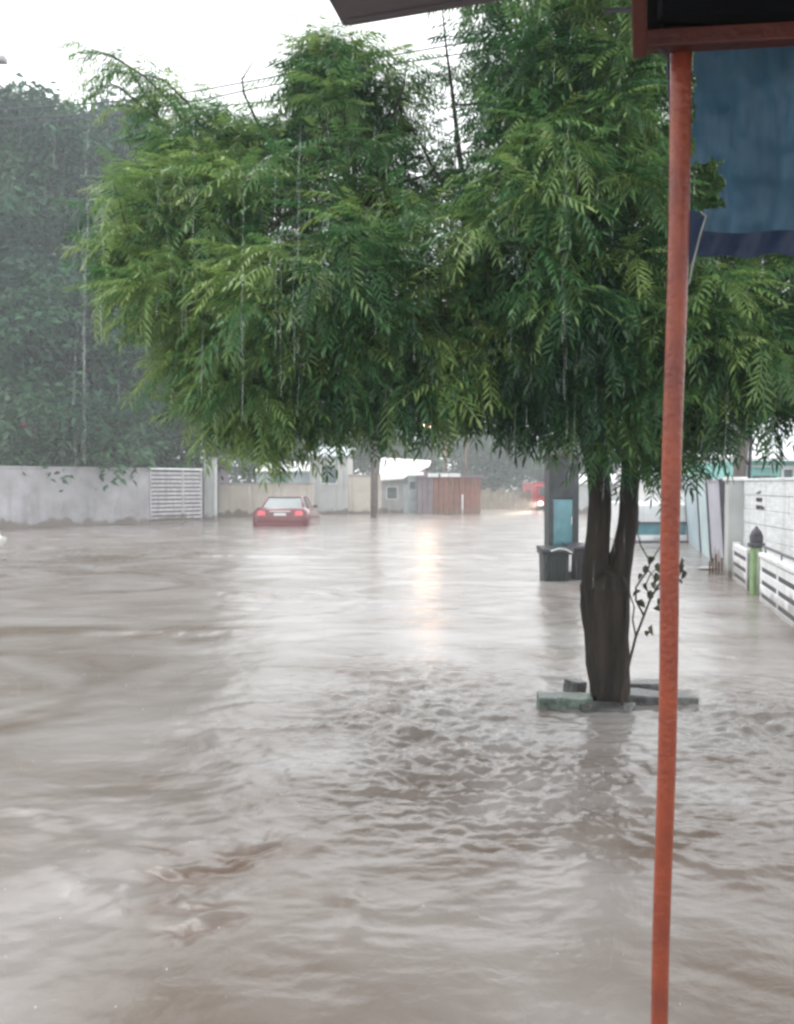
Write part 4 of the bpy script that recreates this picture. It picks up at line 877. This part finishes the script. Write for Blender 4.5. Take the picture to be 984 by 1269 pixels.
# blue tarp
def tarp():
    D = 2.12; nx, nz_ = 90, 70
    o0 = P(858, 55, D); t = thing('blue_tarp', 'weathered blue plastic tarp hanging from the orange beam, torn at its left side', 'tarp', tuple(o0))
    us = np.linspace(0, 1, nx); vs = np.linspace(0, 1, nz_); pxs = 856 + us * 420
    U, Vv = np.meshgrid(us, vs, indexing='ij'); PX = 856 + U * 420
    bot = 296 + 9 * np.sin(PX * .035) + (PX - 856) * .035
    PY = 44 + Vv * (bot - 44)
    Wx = (PX - CX) / F * D; Wz = np.array([[P(0, y, D).z for y in r] for r in PY])
    Wy = D + .018 * np.sin(U * 46 + 2 * Vv) * (.3 + Vv) + .03 * fbm(U * 9, Vv * 3, 3, 12) + .02 * Vv
    W = np.stack([Wx - o0.x, Wy - o0.y, Wz - o0.z], -1)
    edge = 893 + 5 * np.sin(PY * .2) - 0 * PX; top = 192 + 7 * np.sin(PX * .5); 
    hole = (PX < edge) & (PY > top) & (PY < 262 + 4 * np.sin(PX * .4))
    lefttear = (PX < 861 + 2 * np.sin(PY * .15))
    idx = np.arange(nx * nz_).reshape(nx, nz_); Q = []
    for i in range(nx - 1):
        for j in range(nz_ - 1):
            if hole[i:i + 2, j:j + 2].all() or lefttear[i:i + 2, j:j + 2].all(): continue
            Q.append((idx[i, j], idx[i + 1, j], idx[i + 1, j + 1], idx[i, j + 1]))
    o = mesh_np('sheet', W.reshape(-1, 3), np.array(Q), M['tarp'], t, smooth=True)
    # doubled navy band along the bottom
    nh = 70; rows_ = 5; V = []; Q2 = []
    for k in range(nh):
        px = 862 + k * 6.4
        for j in range(rows_):
            py = 287 + 2 * math.sin(px * .05) + j * (7.5 + .5 * math.sin(px * .11)); p = P(px, py, D - .012 + .012 * math.sin(k * .8 + j * .5) + .006 * j) - o0; V.append(tuple(p))
    for k in range(nh - 1):
        for j in range(rows_ - 1): i = k * rows_ + j; Q2.append((i, i + rows_, i + rows_ + 1, i + 1))
    mesh_np('hem', np.array(V), np.array(Q2), M['tarphem'], t, smooth=True)
    # loose torn flap beside the post
    fl = [(853, 258), (862, 262), (876, 270), (873, 282), (866, 300), (860, 318), (853, 330), (849, 300)]
    c = [P(x, y, D - .02) - o0 for x, y in fl]; n = len(c)
    MB().add([v for v in c] + [v + Vector((0, .003, 0)) for v in c], [tuple(range(n)), tuple(range(2 * n - 1, n - 1, -1))] + [(k, (k + 1) % n, n + (k + 1) % n, n + k) for k in range(n)]).build('flap', M['tarphem'], t)
    MB().tube([P(868, 262, D - .03) - o0, P(875, 268, D - .03) - o0, P(868, 290, D - .03) - o0, P(858, 330, D - .04) - o0, P(854, 352, D - .05) - o0], .0022, 6).build('cord', M['rope'], t)
tarp()

# ------------------------------------------------------------------ cables, lamp, floating jug
def cable(pts, D0, D1, r, label):
    K = 40; pp = []
    xs = [p_[0] for p_ in pts]; ys_ = [p_[1] for p_ in pts]
    for k in range(K + 1):
        x = xs[0] + (xs[-1] - xs[0]) * k / K; y = float(np.interp(x, xs, ys_)); pp.append((x, y))
    yy = np.array([q_[1] for q_ in pp]); ker = np.ones(7) / 7; yy = np.convolve(np.pad(yy, 3, 'edge'), ker, 'valid')
    P_ = [P(pp[k][0], yy[k], D0 + (D1 - D0) * k / K) for k in range(K + 1)]; c = P_[K // 2]
    tag(MB().tube([p_ - c for p_ in P_], r, 5).build('overhead_cable', M['wire'], None, smooth=True), label, 'cable', 'overhead cables across the sky').location = c
cable([(-200, 146), (0, 136), (90, 129), (180, 125), (290, 104), (384, 87), (560, 55), (900, 5)], 18, 16, .016, 'topmost overhead cable running up to the right across the sky')
cable([(-200, 158), (0, 148), (90, 143), (180, 140), (300, 112), (384, 96), (560, 68), (900, 20)], 18, 16, .016, 'second overhead cable, close below the topmost one')
cable([(-200, 172), (0, 158), (60, 151), (130, 142), (340, 126), (400, 119), (560, 98), (900, 60)], 18.5, 16.5, .013, 'lowest thin overhead cable, well below the other two')
cable([(-200, 140), (0, 128), (100, 125), (300, 98), (560, 48), (900, -10)], 19, 17, .010, 'faint thin overhead cable highest of all')
D = 20; s = D / F; p = P(-24, 74, D); t = thing('street_lamp', 'street lamp head poking in at the upper left edge', 'lamp', (p.x - .6, D, 0)); o5 = Vector(t.location)
MB().tube([(0, 0, -.6), (0, 0, p.z - .5)], [.09, .06], 10).build('pole', M['steel'], t, smooth=True)
MB().tube([(0, 0, p.z - .5), (.1, 0, p.z - .1), (.45, 0, p.z + .02)], .03, 8).build('arm', M['steel'], t, smooth=True)
MB().box(.4, 1.17, -.12, .12, p.z - .07, p.z + .07).build('lamp_head', M['concrete'], t, bevel=.04)
g = G(-3, 676); t = thing('plastic_jug', 'white plastic jug floating at the left edge of the flood', 'jug', (g.x, g.y, 0))
MB().lathe([(.02, -.2), (.15, -.18), (.17, 0), (.16, .16), (.07, .24), (.05, .28)], n=14).build('jug_body', M['white'], t, smooth=True)
MB().lathe([(.055, .275), (.055, .32), (.02, .325)], n=10).build('cap', M['white'], t)
MB().tube([(.12, 0, .2), (.2, 0, .18), (.19, 0, .05), (.15, 0, .03)], .015, 6).build('handle', M['white'], t)
g = G(878, 706); o = MB().lathe([(.02, -.01), (.12, 0), (.15, .015), (.1, .035), (.02, .04)], n=14).build('foam_dish', M['white'], None, smooth=True); tag(o, 'white foam dish floating in front of the lavender gate', 'dish'); o.location = (g.x, g.y, .01); o.scale = (1.3, .9, 1)

# ------------------------------------------------------------------ rain
def rainmat():
    m = bpy.data.materials.new('raindrop'); m.use_nodes = True; nt = m.node_tree; b = nt.nodes['Principled BSDF']; out = nt.nodes['Material Output']
    b.inputs['Base Color'].default_value = (.85, .9, .92, 1); b.inputs['Roughness'].default_value = .2; b.inputs['Transmission Weight'].default_value = .5; b.inputs['IOR'].default_value = 1.33
    tr = nt.nodes.new('ShaderNodeBsdfTransparent'); ms = nt.nodes.new('ShaderNodeMixShader'); ms.inputs[0].default_value = .22
    nt.links.new(tr.outputs[0], ms.inputs[1]); nt.links.new(b.outputs[0], ms.inputs[2]); nt.links.new(ms.outputs[0], out.inputs[0]); return m
def rain():
    V, Q = [], []
    def drop(c, L, r):
        n = len(V); lean = L * .02
        for k in range(3): a = k * 2.094; V.append((c[0] + r * math.cos(a), c[1] + r * math.sin(a), c[2]))
        V.append((c[0] + lean, c[1], c[2] + L * .8)); V.append((c[0] - lean * .1, c[1], c[2] - L * .2))
        for k in range(3): Q.append((n + k, n + (k + 1) % 3, n + 3)); Q.append((n + (k + 1) % 3, n + k, n + 4))
    for k in range(2600):
        D = random.uniform(2.4, 14); x = random.uniform(-.5, .5) * D; z = random.uniform(.02, 1.45 + .56 * D)
        if z > 2.4 and D < 2.7: continue
        drop((x, D, z), random.uniform(.04, .16), random.uniform(.0008, .0016) * (.6 + D * .12))
    for k in range(20):                                   # strings of water falling off the eave edge
        px = random.choice([108, 118, 128, 250, 338, 350, 362, 372, 380, 104, 345, 365, 700, 240, 300, 95]) + random.uniform(-3, 3); D = random.uniform(3.2, 4.2)
        y0 = random.uniform(140, 460)
        for j in range(random.randint(3, 7)):
            p = P(px + random.uniform(-1.5, 1.5), y0 + j * random.uniform(24, 44), D); drop(p, random.uniform(.10, .22), .0017)
    tag(mesh_np('rain', np.array(V), np.array(Q), rainmat()), 'thin pale streaks of falling rain', 'rain', kind='stuff')
rain()
def splashes():
    V, Q = [], []; ico = [(0, 0, 1), (.9, 0, .4), (.28, .85, .4), (-.72, .53, .4), (-.72, -.53, .4), (.28, -.85, .4), (0, 0, -.6)]
    for k in range(140):
        D = random.uniform(2.3, 12); x = random.uniform(-.47, .47) * D; r = random.uniform(.0015, .004); n = len(V)
        z = random.uniform(.01, .05)
        for v in ico: V.append((x + v[0] * r, D + v[1] * r, z + v[2] * r * 1.5))
        for j in range(5): Q.append((n, n + 1 + j, n + 1 + (j + 1) % 5)); Q.append((n + 6, n + 1 + (j + 1) % 5, n + 1 + j))
    m = mat('splash', (.7, .7, .7), .2, .05)
    tag(mesh_np('splashes', np.array(V), np.array(Q), m), 'tiny splashes where rain hits the water', 'splashes', kind='stuff')
splashes()

# ------------------------------------------------------------------ air
hm = bpy.data.materials.new('haze'); hm.use_nodes = True; nt = hm.node_tree; nt.nodes.clear()
out = nt.nodes.new('ShaderNodeOutputMaterial'); pv = nt.nodes.new('ShaderNodeVolumePrincipled'); pv.inputs['Color'].default_value = (.89, .94, .965, 1); pv.inputs['Density'].default_value = .0031; pv.inputs['Anisotropy'].default_value = .2
nt.links.new(pv.outputs[0], out.inputs['Volume'])
tag(MB().box(-260, 260, -14, 262, -1.8, 20).build('haze', hm), kind='stuff')
